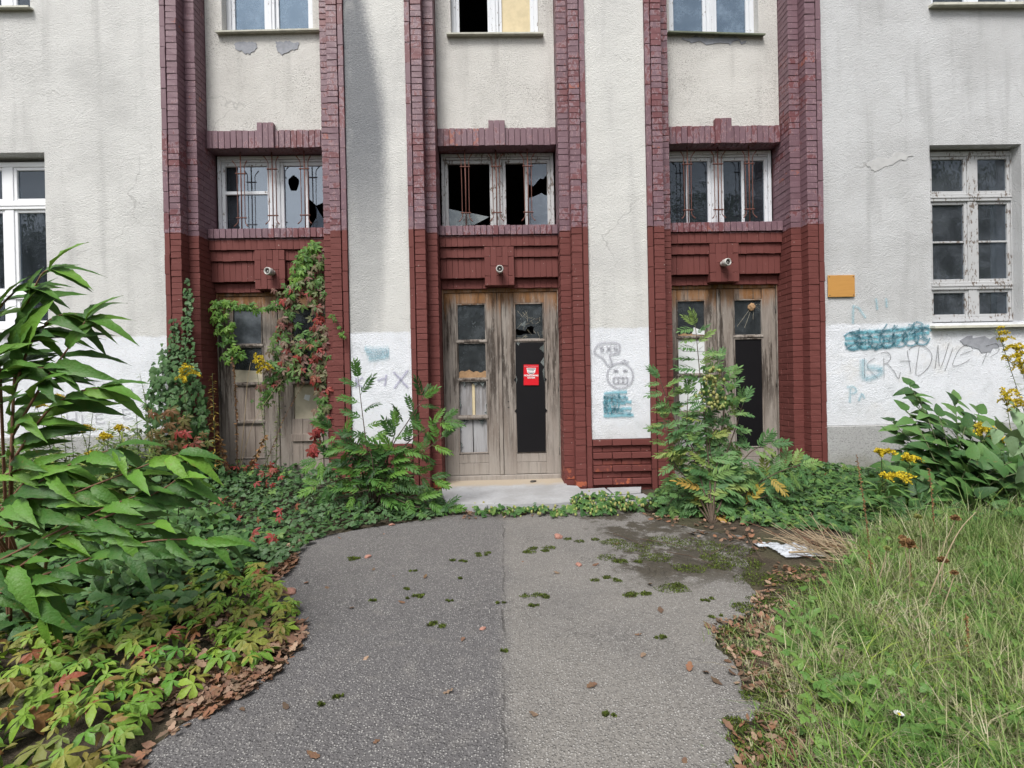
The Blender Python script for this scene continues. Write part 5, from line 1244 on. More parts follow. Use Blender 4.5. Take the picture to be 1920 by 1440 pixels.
# ------------------------------------------------------------------ creeper hanging over the left door
rng = random.Random(51); root = empty('door_creeper', (-2.6, .2, 0.1), label='creeper draped over the left doorway, green at the tips and wine red below', cat='creeper')
def strand(px, width, n, Y, pal_out, s=(.07, .105)):
    n = int(n * 2.0)
    C_ = curve([at(a, b, Y) for a, b in px], 8); st_.append(C_)
    L = len(C_) - 1
    for k in range(n):
        f = rng.random() * L; i = min(int(f), L - 1); p = C_[i].lerp(C_[i + 1], f - i) + Vector((rng.gauss(0, width), -rng.uniform(0, .10), rng.gauss(0, width * .6)))
        a = rng.gauss(-math.pi / 2, .8); pal_out.append(frame(p, (math.cos(a), -.35, math.sin(a)), Vector((rng.uniform(-.5, .5), -1, rng.uniform(.2, .9))), rng.uniform(*s)))
st_ = []; wine = []; green = []; red = []
strand([(598, 456), (588, 480), (575, 505), (560, 520)], .055, 22, .26, green); strand([(600, 480), (590, 520), (570, 545), (540, 545)], .08, 34, .24, wine, (.06, .10)); strand([(600, 535), (606, 600), (608, 660), (604, 710)], .075, 74, .22, wine)
strand([(545, 545), (540, 590), (533, 640), (525, 690), (512, 720)], .07, 60, .28, wine); strand([(600, 620), (575, 660), (560, 690), (545, 700)], .09, 46, .26, wine); strand([(535, 570), (500, 580), (470, 578), (440, 570), (415, 566)], .035, 30, .36, green, (.055, .08)); strand([(418, 568), (412, 590), (425, 620), (432, 650), (446, 672)], .06, 44, .34, green, (.055, .08)); strand([(625, 590), (636, 610), (645, 632)], .02, 10, -.03, green, (.03, .045))
strand([(592, 600), (598, 660), (600, 720)], .05, 13, .20, red); strand([(605, 720), (612, 760), (600, 800)], .04, 26, .2, wine); strand([(520, 700), (505, 730), (500, 760)], .05, 22, .3, green, (.04, .06)); strand([(600, 800), (592, 845)], .03, 10, .1, red)
strand([(580, 470), (565, 510), (555, 550)], .08, 20, .25, green, (.06, .09))
stems(root, st_, .004, .002, 'twig')
put_leaves(root, 'palm', green, 'creeper_green', 130); put_leaves(root, 'palm', wine, 'creeper_wall', 170); put_leaves(root, 'palm', red, 'red', 60)

# ------------------------------------------------------------------ goldenrods
def goldenrod(root_w, tip, lab, plume=True, seed=0, leaf=.075, plen=.16, lean=None, pal='weed', grp='goldenrods along the wall'):
    global rng
    rng = random.Random(seed)
    root = empty('goldenrod', tuple(root_w), label=lab, cat='goldenrod', group=grp); b = Vector(root_w); t = Vector(tip)
    mid = b.lerp(t, .6) + Vector((0, 0, .06)); C_ = curve([b, mid, t], 8); mats = []
    for p, d, f in walk(C_, .012):
        if f < .08: continue
        a = rng.uniform(0, 6.28); dd = Vector((math.cos(a), math.sin(a) * .8 - .2, rng.uniform(-.4, .35))) + d * .3
        mats.append(frame(p, dd, UPV + rv(.3), leaf * rng.uniform(.7, 1.2) * (1.15 - .6 * f)))
    stems(root, [C_], .0045, .002, 'stem'); put_leaves(root, 'narrow', mats, pal, 0)
    if plume:
        fl = []; cv = []
        for k in range(15):
            k = k * 10 / 14; f = .78 + .22 * k / 10; p = C_[min(int(f * (len(C_) - 1)), len(C_) - 1)]; a = rng.uniform(0, 6.28)
            l = plen * (1.15 - .7 * k / 10); e = p + Vector((math.cos(a) * l * .8 + l * .4, math.sin(a) * l * .6, l * rng.uniform(.05, .45))); m2 = p.lerp(e, .5) + Vector((0, 0, l * .25)); e.z -= l * .12
            Q = curve([p, m2, e], 5); cv.append(Q)
            for q, d, g in walk(Q, .006):
                for z in range(3): fl.append(frame(q + rv(.008), UPV + rv(.9), rv(1), rng.uniform(.012, .021)))
        stems(root, cv, .0015, .001, 'stem', 'plume_branch'); joined('plume', 'curl', fl, 'lm_gold', root, tuple(b))
    return root
def G(px, Z=0.06): g = gr(px[0], px[1], Z); return (g[0], g[1], Z)
goldenrod(tuple(at(360, 905, -.35)), at(342, 688, -.42), 'goldenrod with a bright yellow plume in front of the climbing ivy', True, 61, .07, .17)
goldenrod(tuple(at(505, 900, .05)), at(478, 668, .1), 'goldenrod with a yellow plume standing before the creeper-covered door', True, 62, .06, .16)
goldenrod(tuple(at(515, 905, .12)), at(528, 700, .2), 'leafy flowerless goldenrod at the middle of the creeper-covered door', False, 63, .085)
goldenrod(tuple(at(405, 900, -.25)), at(398, 700, -.3), 'leaning goldenrod with yellowing leaves beside the climbing ivy', False, 64, .08, pal='yellow')
GL = ['goldenrod with a thin plume under the start of the scrawl, third from the sapling', 'flowerless goldenrod under the first scrawled letters', 'flowerless goldenrod directly below the scrawled KA', 'plumed goldenrod below the scrawled E', 'tall flowerless goldenrod below the scrawled M', 'plumed goldenrod just behind the upper sapling leaves', 'flowerless goldenrod touching the climbing ivy', 'short flowerless goldenrod in front of the plinth below the scrawled E', 'short plumed goldenrod below the middle of the scrawl', 'flowerless goldenrod half hidden by the sapling', 'lowest goldenrod peeping out behind the sapling stems', 'tallest goldenrod, leaning along the edge of the climbing ivy', 'plumed goldenrod bent behind the tall sapling', 'short goldenrod where the ivy carpet meets the climbing ivy', 'short plumed goldenrod at the foot of the scrawled wall']
for k, (px, tp, pl) in enumerate([((130, 905), (110, 742), 1), ((160, 910), (175, 770), 0), ((200, 905), (205, 790), 0), ((230, 900), (222, 800), 1), ((262, 900), (255, 765), 0), ((180, 915), (150, 800), 1), ((285, 900), (270, 740), 0), ((245, 915), (240, 820), 0), ((215, 920), (190, 815), 1), ((145, 925), (130, 790), 0), ((110, 920), (95, 800), 0), ((300, 905), (262, 700), 0), ((120, 930), (60, 740), 1), ((270, 920), (300, 850), 0), ((170, 930), (168, 850), 1)]):
    goldenrod(tuple(at(px[0], px[1], -.75 + .06 * (k % 5))), at(tp[0], tp[1], -.7 + .05 * (k % 4)), GL[k], bool(pl), 70 + k, .085, .10, grp='goldenrods under the scrawled wall')
joined('undergrowth', 'broad', cover(gpoly([(60, 1010), (60, 930), (300, 915), (340, 960), (240, 1020)]), 1400, lambda x, y: .25 + .15 * mnoise.noise((x * 3, y * 3, 2)), (.05, .11)), 'lm_weed')
joined('undergrowth', 'narrow', cover(gpoly([(60, 960), (60, 910), (320, 905), (330, 940), (240, 970)]), 1600, lambda x, y: .5 + .12 * mnoise.noise((x * 3, y * 3, 2)), (.06, .12)), 'lm_weed')

def thicket(n, x0, x1, y0, y1, hmax, kind, s, mat, seed):
    r = random.Random(seed); out = []
    for _ in range(n):
        x, y = r.uniform(x0, x1), r.uniform(y0, y1); z = hmax * (0.7 + .5 * mnoise.noise((x * 2.2, y * 2.2, 3))) * r.random() ** .7; a = r.uniform(0, 6.28)
        out.append(frame((x, y, z), (math.cos(a), math.sin(a) - .3, r.uniform(-.5, .5)), Vector((r.uniform(-.5, .5), -.5, 1)), r.uniform(*s)))
    joined('undergrowth', kind, out, mat)
thicket(12500, -6.7, -4.0, -1.5, -.12, .95, 'narrow', (.07, .15), 'lm_weed', 301); thicket(900, 4.5, 6.4, -1.7, -.25, .75, 'broad', (.09, .19), 'lm_knot', 305); thicket(2600, 3.0, 6.2, -2.0, -.4, .42, 'narrow', (.06, .13), 'lm_hop', 306); thicket(500, 3.4, 4.6, -1.6, -.6, .30, 'broad', (.06, .12), 'lm_knot', 307); thicket(900, -6.6, -4.2, -1.6, -.4, .45, 'lobed', (.06, .10), 'lm_knot', 302)
thicket(1500, -3.6, -1.9, -3.3, -1.7, .22, 'broad', (.07, .13), 'lm_ivy', 303); thicket(1200, -4.6, -2.6, -2.4, -1.2, .30, 'broad', (.07, .13), 'lm_knot', 304)

# withered stalks before the left door
def stalk(px, dist_Y, lab, mat, leafy=0, pal='dry', r=.0045, seed=0, name='withered_stalk', cat='dead stalk', s=(.03, .06), grp=None, seeds=0):
    global rng
    rng = random.Random(seed); C_ = curve([at(a, b, dist_Y) for a, b in px], 8); b = C_[0]
    root = empty(name, tuple(b), label=lab, cat=cat, group=grp); stems(root, [C_], r, r * .45, mat)
    mats = []
    if leafy:
        for p, d, f in walk(C_, leafy):
            if f < .05: continue
            a = rng.uniform(0, 6.28); mats.append(frame(p, Vector((math.cos(a) * .5, math.sin(a) * .5, rng.uniform(-1.1, -.1))), Vector((math.sin(a), rng.uniform(-1, .2), .3)) + rv(.3), rng.uniform(*s)))
        joined('withered_leaves', 'curl', mats, 'lm_' + pal, root, tuple(b))
    return root
gs = 'withered stalks before the left door'
stalk([(428, 893), (412, 830), (398, 785), (392, 745)], -.05, 'thick rusty withered stalk leaning beside the brick reveal of the left door', 'stem_rust', .010, 'dry', .006, 1, grp=gs, s=(.035, .065)); stalk([(445, 902), (444, 800), (441, 730), (435, 668)], .05, 'upright withered stalk with curled brown leaves on the left door stile', 'stem_rust', .012, 'dry', .005, 2, grp=gs, s=(.02, .035)); stalk([(449, 880), (459, 780), (464, 715), (470, 680)], .1, 'thin pale straw stalk standing before the left door pane', 'stem_dry', 0, r=.005, seed=3, grp=gs)
stalk([(447, 893), (474, 795), (512, 735), (530, 712)], .08, 'pale straw stalk slanting across the left door', 'stem_dry', 0, r=.004, seed=4, grp=gs); stalk([(460, 905), (480, 855), (497, 815)], .0, 'short shrivelled stalk with orange-brown leaves at the left door foot', 'stem_rust', .010, 'dry', .004, 5, grp=gs); stalk([(490, 890), (535, 780), (572, 715)], .1, 'slender grey-brown stalk slanting up to the right leaf of the left door', 'stem_rust', .03, 'dry', .003, 6, grp=gs, s=(.015, .03)); stalk([(366, 852), (395, 885), (420, 910)], -.5, 'pale fallen stalk lying against the ivy', 'stem_dry', 0, r=.006, seed=7, grp=gs)

# ------------------------------------------------------------------ feathery shrub between the left and middle doors
def pinnate_shrub(name, lab, root_w, branches, dist, kind, pal, ll, step, seed, cat, stem='twig', r=(.009, .003), start=.3, extra=0, droop=.35, yellow=0):
    global rng
    rng = random.Random(seed); root = empty(name, tuple(root_w), label=lab, cat=cat); b = Vector(root_w); mats = []; Cs = []; ym = []
    for br in branches:
        P_ = [b] + [Vector(q) for q in pxs(br, dist)]; C_ = curve(P_, 7); Cs.append(C_); sg = 1
        for p, d, f in walk(C_, step):
            if f < start: continue
            side = d.cross(TOCAM).normalized() * sg; sg = -sg
            dd = side * rng.uniform(.5, 1.0) + d * rng.uniform(.35, .9) + TOCAM * rng.uniform(-.35, .55) - UPV * rng.uniform(0, droop) + rv(.15)
            q = frame(p, dd, UPV * .8 + TOCAM * .75 + rv(.3), ll * rng.uniform(.7, 1.1) * (1.1 - .35 * f))
            (ym if yellow and p.z < .45 and rng.random() < yellow else mats).append(q)
        for k in range(2): mats.append(frame(C_[-1], (C_[-1] - C_[-3]).normalized() + rv(.45), UPV * .5 + TOCAM + rv(.3), ll * rng.uniform(.6, .8)))
    stems(root, Cs, r[0], r[1], stem); put_leaves(root, kind, mats, pal, 300)
    if ym: put_leaves(root, kind, ym, 'yellow', 60)
    return root
g = gr(700, 962)
pinnate_shrub('feathery_shrub', 'dark green feathery shrub with paired leaflets between the left and middle doors', (g[0], g[1], 0), [[(690, 860), (680, 780), (672, 712)], [(730, 850), (765, 790), (792, 748)], [(740, 860), (790, 810), (828, 790)], [(745, 880), (790, 850), (826, 822)], [(670, 860), (640, 820), (625, 806)], [(650, 880), (615, 860), (598, 862)], [(660, 900), (620, 905), (600, 910)], [(720, 870), (735, 830), (742, 806)], [(700, 880), (690, 840), (660, 830)], [(740, 900), (780, 890), (810, 900)], [(700, 920), (650, 930), (620, 935)], [(720, 920), (760, 930), (800, 940)], [(690, 900), (720, 880), (700, 870)], [(660, 890), (680, 860), (640, 850)], [(720, 930), (780, 950), (835, 955)]], 5.05, 'pinn', 'shrub', .30, .085, 81, 'shrub', droop=.3)

# ------------------------------------------------------------------ rowan-like sapling before the right door
g = gr(1335, 985)
pinnate_shrub('rowan_sapling', 'tall grey-green sapling with feathered leaves in front of the right door', (g[0], g[1], 0), [[(1328, 860), (1314, 720), (1304, 612)], [(1345, 860), (1358, 760), (1350, 680)], [(1305, 870), (1262, 780), (1238, 712)], [(1370, 900), (1405, 850), (1440, 832)], [(1390, 930), (1450, 890), (1500, 872)], [(1300, 910), (1265, 870), (1245, 790)], [(1350, 890), (1380, 800), (1392, 760)], [(1320, 880), (1290, 820), (1290, 740)], [(1390, 950), (1440, 930), (1470, 940)], [(1300, 940), (1270, 930), (1250, 950)], [(1350, 930), (1370, 880), (1400, 900)], [(1340, 900), (1330, 830), (1345, 800)], [(1320, 930), (1300, 960), (1290, 985)], [(1360, 950), (1400, 980), (1440, 985)]], 4.75, 'rowan', 'rowan', .27, .052, 91, 'sapling', r=(.010, .003), start=.16, droop=.5, yellow=.10)

# hops: lobed leaves with pale cones
bmc = bmesh.new(); bmesh.ops.create_icosphere(bmc, subdivisions=1, radius=1)
TPL['cone'] = [(np.array([tuple(v.co * Vector((.55, 1, .55))) if False else (v.co.x * .5, v.co.y * .75 + .5, v.co.z * .5) for v in bmc.verts]), [tuple(v.index for v in f.verts) for f in bmc.faces])]; bmc.free()
def hop(lab, poly_w, n, nc, hf, seed, base):
    global rng
    rng = random.Random(seed); root = empty('hop_vine', base, label=lab, cat='hop vine', group='hop vines'); 
    mats = cover(poly_w, n, hf, (.045, .085), .6, .7); put_leaves(root, 'lobed', mats, 'hop', 140)
    cm = []
    for (x, y) in scatter(poly_w, nc): cm.append(frame((x, y, hf(x, y) + rng.uniform(-.02, .05)), (rng.uniform(-.4, .4), -.4, -1), (0, -1, .2), rng.uniform(.02, .032)))
    joined('cone', 'cone', cm, 'lm_cone', root, base); return root
p_ = gpoly([(880, 958), (960, 955), (1050, 958), (1090, 946), (1180, 952), (1215, 962), (1150, 970), (1060, 975), (990, 972), (900, 972)])
hop('low hop vine with pale cones trailing along the front of the concrete step', p_, 210, 100, lambda x, y: .03 + .05 * (0.5 + .5 * mnoise.noise((x * 4, y * 4, 3))), 101, tuple(p_[2]) + (0,))
p_ = gpoly([(1060, 945), (1150, 938), (1215, 950), (1240, 965), (1180, 968), (1080, 962)])
hop('mounded hop vine on the broken paving beside the step', p_, 95, 34, lambda x, y: .07 + .05 * (0.5 + .5 * mnoise.noise((x * 4, y * 4, 5))), 102, tuple(p_[2]) + (0,))
rng = random.Random(103); b_ = tuple(at(1335, 760, -1.25)); root = empty('hop_vine', b_, label='hop vine with yellow-green cones hanging in the rowan-like sapling', cat='hop vine', group='hop vines')
cm = [frame(at(rng.gauss(1340, 13), rng.uniform(685, 765), -1.3 + rng.uniform(-.08, .05)), (rng.uniform(-.3, .3), -.2, -1), (0, -1, .2), rng.uniform(.022, .034)) for _ in range(70)]
joined('cone', 'cone', cm, 'lm_cone', root, b_); put_leaves(root, 'lobed', wall_leaves([(1310, 670), (1370, 690), (1385, 760), (1320, 775)], 36, -1.22, .1, (.05, .08)), 'hop', 40)

# ground cover under the right-hand wall
def moundr(x, y): return ground_h(x, y) + .05 + .20 * min(1, max(0, (y + 1.6) / 1.4)) * (0.6 + .5 * mnoise.noise((x * 1.7, y * 1.7, 4)))
cp = gpoly([(1215, 950), (1255, 925), (1420, 905), (1560, 890), (1660, 890), (1900, 910), (1920, 990), (1800, 1015), (1700, 1020), (1620, 1020), (1560, 1005), (1500, 1000), (1440, 998), (1380, 985), (1300, 975), (1240, 968)])
joined('ground_cover', 'lobed', cover(cp, 3400, moundr, (.045, .085)), 'lm_hop'); joined('ground_cover', 'ivy', cover(cp, 2600, moundr, (.035, .06)), 'lm_ivy_ground')

# ------------------------------------------------------------------ big-leaved clump at the right-hand wall
g = gr(1790, 985)
def px3(L_): return [Vector(at(a, b, CAM[1] + d)) for a, b, d in L_]
weed('knotweed_clump', 'large broad-leaved green clump growing against the wall under the right-hand window', (g[0], g[1], .1), px3([(1705, 722, 5.0), (1672, 790, 5.0), (1735, 765, 4.9), (1790, 748, 5.0), (1835, 775, 4.9), (1760, 820, 4.7), (1690, 850, 4.8), (1650, 905, 4.8), (1850, 840, 4.6), (1905, 825, 4.6), (1885, 900, 4.4), (1720, 900, 4.5), (1800, 890, 4.4), (1830, 930, 4.2), (1760, 940, 4.3), (1690, 930, 4.5), (1900, 960, 4.0), (1935, 880, 4.2), (1680, 815, 4.9), (1715, 745, 5.0), (1700, 770, 4.8), (1760, 780, 4.7), (1810, 800, 4.6), (1730, 850, 4.6), (1780, 850, 4.5), (1670, 875, 4.6), (1845, 880, 4.3), (1750, 900, 4.3), (1620, 945, 4.5), (1870, 790, 4.7), (1910, 860, 4.3), (1700, 890, 4.4), (1640, 935, 4.3), (1820, 860, 4.3)]), 'broad', 'knot', .235, .075, 111, cat='weed clump', r=(.008, .003), droop=.35, lean=.8)
g = gr(1960, 1010); weed('pale_leaf_plant', 'pale mint-green plant with very large leaves at the picture\'s right edge', (g[0], g[1], .05), px3([(1905, 768, 2.9), (1860, 800, 2.9), (1960, 745, 2.8)]), 'broad', 'pale', .15, .16, 112, cat='weed', droop=.2, flat_up=1.4)
for k, (rt, tip, pl, lab) in enumerate([((1655, 960), (1663, 900), 1, 'short goldenrod with a broad flat yellow spray near the plinth corner'), ((1655, 930), (1652, 850), 1, 'small goldenrod with a tuft of yellow before the grey plinth'), ((1715, 930), (1702, 862), 1, 'small goldenrod tuft beside the broad-leaved clump'), ((1850, 960), (1835, 798), 1, 'goldenrod with a loose yellow plume rising from the broad-leaved clump'), ((1890, 960), (1862, 820), 1, 'goldenrod drooping yellow over the broad-leaved clump'), ((1920, 1000), (1884, 735), 1, 'tall goldenrod with a dense yellow plume by the right-hand window'), ((1985, 1000), (1905, 650), 1, 'tallest goldenrod arching in from the right with pale yellow sprays'), ((1990, 1010), (1870, 618), 1, 'thin goldenrod bending across the wall under the window sill'), ((1880, 950), (1775, 800), 0, 'flowerless goldenrod leaning over the broad-leaved clump')]):
    goldenrod(tuple(at(rt[0], rt[1], -1.5 + .04 * k)), at(tip[0], tip[1], -1.55 + .04 * k), lab, bool(pl), 120 + k, .085, .19 if k in (5, 6, 0) else .13, grp='goldenrods by the right-hand wall')

# ------------------------------------------------------------------ grass and what grows in it
def grass(poly, n, hlo, hhi, w, seed, hf=None, lay=0.0):
    global npr
    r = np.random.default_rng(seed)
    nt = max(1, n // 26); tc = np.array(scatter(poly, nt)); ti = r.integers(0, nt, n); spread = .03 + .05 * r.random(nt); pts = tc[ti] + r.normal(0, 1, (n, 2)) * spread[ti][:, None]
    loose = r.random(n) < .35; pts[loose] = np.array(scatter(poly, int(loose.sum()))); th = (.45 + .9 * r.random(nt) ** 2)[ti]; tk = r.random(nt)[ti]; Z = np.array([ground_h(x, y) for x, y in pts])
    k = np.array([0.5 + .5 * mnoise.noise((x * 1.6, y * 1.6, 9)) for x, y in pts]); h = (hlo + (hhi - hlo) * r.random(n) ** 1.6) * (.6 + .8 * k) * np.where(loose, .8, th)
    if hf is not None: h *= np.array([hf(x, y) for x, y in pts])
    k2 = np.array([0.5 + .5 * mnoise.noise((x * 3.1 + 5, y * 3.1, 2)) for x, y in pts])
    a = np.where(loose, r.random(n) * 6.283, np.arctan2(pts[:, 1] - tc[ti][:, 1], pts[:, 0] - tc[ti][:, 0]) + r.normal(0, .7, n)); bend = (0.25 + lay + r.random(n) * .9); ww = w * (.6 + .8 * r.random(n))
    t = np.array([0, .35, .7, 1.0]); D = np.stack([np.cos(a), np.sin(a)], 1); S = np.stack([-np.sin(a), np.cos(a)], 1)
    V = np.zeros((n, 7, 3))
    for i, tt in enumerate(t):
        c = pts + D * (h * bend * tt ** 1.8 * .8)[:, None]; z = Z + h * (tt - bend * .38 * tt ** 2.2)
        hw = ww * (1 - tt) ** .7 * .5
        if i < 3: V[:, 2 * i, :2] = c - S * hw[:, None]; V[:, 2 * i + 1, :2] = c + S * hw[:, None]; V[:, 2 * i, 2] = z; V[:, 2 * i + 1, 2] = z
        else: V[:, 6, :2] = c; V[:, 6, 2] = z
    base = (np.arange(n) * 7)[:, None]
    q = np.concatenate([base + np.array([[0, 1, 3, 2]]), base + np.array([[2, 3, 5, 4]])], 1).reshape(-1); tr = (base + np.array([[4, 5, 6]])).reshape(-1)
    return V.reshape(-1, 3), np.concatenate([q, tr]), np.concatenate([np.full(2 * n, 4), np.full(n, 3)]), np.repeat(np.clip(np.where(loose, r.random(n), tk * .75 + r.random(n) * .3) * .85 + 1.5 * (k2 - .47), 0, 1), 7)
def grass_obj(name, data, mat):
    v, l, c, rn = data; me = bpy.data.meshes.new(name); me.vertices.add(len(v)); me.vertices.foreach_set('co', v.astype(np.float32).ravel()); me.loops.add(len(l)); me.loops.foreach_set('vertex_index', l.astype(np.int32)); me.polygons.add(len(c))
    me.polygons.foreach_set('loop_start', np.concatenate([[0], np.cumsum(c)[:-1]]).astype(np.int32)); a_ = me.attributes.new('rnd', 'FLOAT', 'POINT'); a_.data.foreach_set('value', rn.astype(np.float32)); me.materials.append(M[mat]); me.update(calc_edges=True); me.validate()
    return obj(name, me, kind='stuff')
rng = random.Random(131)
gp = gpoly([(1600, 1640), (1530, 1475), (1500, 1400), (1500, 1340), (1470, 1260), (1460, 1200), (1510, 1150), (1560, 1110), (1590, 1070), (1600, 1030), (1680, 1005), (1850, 975), (2050, 960), (2400, 1100), (2400, 1640)])
grass_obj('grass', grass(gp, 54000, .06, .36, .0052, 1, lambda x, y: .55 + .45 * min(1, max(0, (x - 1.2) / .9))), 'lm_grass')
grass_obj('grass', grass(gpoly([(1500, 1640), (1520, 1400), (1520, 1200), (1560, 1100), (1700, 1010), (2050, 960), (2400, 1100), (2400, 1640)]), 7000, .10, .42, .0062, 2, None, .5), 'lm_grass_green')
grass_obj('tall_grass', grass(gpoly([(1790, 1100), (1800, 1000), (1900, 965), (2100, 965), (2200, 1200), (1960, 1200)]), 1500, .2, .65, .006, 3), 'lm_grass')
grass_obj('grass', grass(gp, 15000, .06, .24, .0040, 5, None, .9), 'lm_straw')
mats = []
for (x, y) in scatter(gp, 2900):
    if mnoise.noise((x * 1.9, y * 1.9, 21)) < rng.uniform(-.25, .3): continue
    a = rng.uniform(0, 6.28); mats.append(frame((x, y, ground_h(x, y) + rng.uniform(.02, .16)), (math.cos(a), math.sin(a) - .3, rng.uniform(-.4, .3)), Vector((rng.uniform(-.4, .4), -.5, 1)), rng.uniform(.018, .055)))
joined('meadow_weeds', 'lobed', mats, 'lm_dandelion')
grass_obj('grass', grass(gpoly([(1360, 1640), (1385, 1475), (1375, 1390), (1425, 1330), (1385, 1250), (1340, 1200), (1420, 1150), (1530, 1120), (1510, 1300), (1600, 1640)]), 3400, .02, .10, .005, 4), 'lm_grass')
def rosette(px, kind, pal, n, s, lab, seed, name, cat, grp):
    global rng
    rng = random.Random(seed); g = gr(*px); h = ground_h(g[0], g[1]); root = empty(name, (g[0], g[1], h), label=lab, cat=cat, group=grp); mats = []
    for k in range(n):
        a = 6.283 * k / n + rng.uniform(-.3, .3); mats.append(frame((g[0], g[1], h + .02), (math.cos(a), math.sin(a), rng.uniform(.25, 1.0)), UPV + Vector((0, -.3, 0)) + rv(.2), s * rng.uniform(.7, 1.15)))
    put_leaves(root, kind, mats, pal); return root
DL = ['dandelion rosette at the edge of the leaf litter, first beyond the path', 'large dandelion rosette in the middle of the short grass', 'small dandelion rosette closest to the asphalt', 'dandelion rosette behind the middle of the grass slope', 'dandelion rosette in the near grass beside the leaf litter', 'dandelion rosette just behind the white daisy', 'small dandelion rosette near the leaf litter edge, second from the front', 'dandelion rosette beside the near rusty dock spike', 'dandelion rosette farthest along the litter edge', 'dandelion rosette under the dried seed heads']
for k, (px, n) in enumerate([((1545, 1215), 8), ((1640, 1235), 9), ((1500, 1230), 6), ((1720, 1200), 8), ((1585, 1330), 7), ((1690, 1290), 8), ((1545, 1300), 6), ((1830, 1260), 8), ((1490, 1180), 6), ((1760, 1100), 9)]):
    rosette(px, 'dand', 'dandelion', n, .15, DL[k], 140 + k, 'dandelion', 'dandelion', 'dandelion rosettes in the grass')
for k, px in enumerate([(1730, 1370), (1800, 1400), (1670, 1400), (1880, 1440)]):
    rosette(px, 'dock', 'dandelion', 6, .17, ('broad smooth dock leaves beside the white daisy', 'broad dock leaves between the daisy and the picture corner', 'broad dock leaves nearest below the white daisy', 'broad dock leaves in the very corner of the grass')[k], 160 + k, 'dock_plant', 'dock', 'dock plants in the near grass')
# daisy
g = gr(1686, 1350, .10); root = empty('daisy', (g[0], g[1], 0.02), label='single white daisy flowering in the near grass', cat='daisy'); mb = MB().tube([(0, 0, 0), (.004, 0, .05), (0, 0, .10)], .0015, 5); mb.build('stem', M['stem'], root)
mb = MB()
for k in range(16):
    a = 6.283 * k / 16; mb.add([(math.cos(a) * .004, math.sin(a) * .004, .101), (math.cos(a - .15) * .014, math.sin(a - .15) * .014, .106), (math.cos(a) * .019, math.sin(a) * .019, .107), (math.cos(a + .15) * .014, math.sin(a + .15) * .014, .106)], [(0, 1, 2, 3)])
mb.build('petals', M['sign_white'], root); MB().lathe([(0, .106), (.005, .105), (.006, .101)], (0, 0, 0), 'Z', 10).build('flower_centre', M['lf_gold'], root)
# rusty dock spikes and dried seed heads
gd = 'rusty dock spikes in the grass'
for k, (px, Y, lab) in enumerate([([(1634, 1110), (1626, 990), (1606, 852)], -2.35, 'tall rusty dock spike at the edge of the ground cover'), ([(1752, 1000), (1747, 930), (1742, 878)], -2.2, 'thin rusty dock spike before the broad-leaved clump'), ([(1640, 1160), (1636, 1090), (1628, 1030)], -2.9, 'short rusty dock spike below the tall one'), ([(1835, 1325), (1818, 1240), (1811, 1150)], -3.75, 'near rusty dock spike in the straw-coloured grass'), ([(1712, 1160), (1710, 1105), (1706, 1050)], -3.0, 'brown dock spike between the dried seed heads'), ([(1588, 1180), (1586, 1150), (1587, 1110)], -3.1, 'dark thin dock spike in the short grass')]):
    stalk(px, Y, lab, 'stem_rust', .006 if k != 5 else .03, 'dry', .004, 170 + k, 'dock_spike', 'dock spike', (.010, .018), gd)
def seedhead(px_head, px_foot, Y, lab, seed, rad=.024, kind='brown'):
    global rng
    rng = random.Random(seed); h, f = Vector(at(*px_head, Y)), Vector(at(*px_foot, Y)); root = empty('seed_head', tuple(f), label=lab, cat='seed head', group='dried seed heads in the grass')
    C_ = curve([f, f.lerp(h, .55) + Vector((.012, 0, .02)), h], 6); stems(root, [C_], .0035, .002, 'stem_dry'); mats = []
    for k in range(90):
        d = rv(1).normalized(); d.z = abs(d.z) * .9 - .15; mats.append(frame(h, d + UPV * .3, rv(1), rad * rng.uniform(.8, 1.3)))
    joined('head', 'curl', mats, 'lm_' + ('dry' if kind == 'brown' else 'cone'), root, tuple(f))
for k, a in enumerate([((1704, 1024), (1700, 1180), -3.1, 'dark brown curled seed head, largest of the dried heads', .040), ((1792, 974), (1728, 1110), -2.7, 'dark seed head on the long slanting straw stem', .028), ((1721, 971), (1728, 1060), -2.5, 'pale straw-coloured seed head before the clump', .026, 'pale'), ((1768, 1053), (1750, 1170), -3.2, 'brown seed head below the slanting straw stem', .026), ((1790, 1076), (1752, 1180), -3.4, 'small brown seed head, lowest on the slope', .018), ((1663, 1030), (1640, 1110), -3.0, 'pale fluffy seed head beside the tall dock spike', .020, 'pale'), ((1692, 1010), (1705, 1120), -2.9, 'dusky seed head half hidden behind the largest one', .022)]):
    seedhead(a[0], a[1], a[2], a[3], 180 + k, a[4], a[5] if len(a) > 5 else 'brown')
stalk([(1728, 1150), (1790, 1010), (1830, 960)], -3.3, 'long straw stem leaning across the grass', 'stem_dry', 0, r=.004, seed=190, grp='straw stems in the grass'); stalk([(1800, 1320), (1772, 1240), (1742, 1200)], -3.7, 'whitish bent straw in the near grass', 'stem_dry', 0, r=.003, seed=191, grp='straw stems in the grass'); stalk([(1900, 1380), (1840, 1420), (1800, 1450)], -4.2, 'thick tan stalk fallen in the near corner', 'stem_dry', 0, r=.005, seed=192, grp='straw stems in the grass')
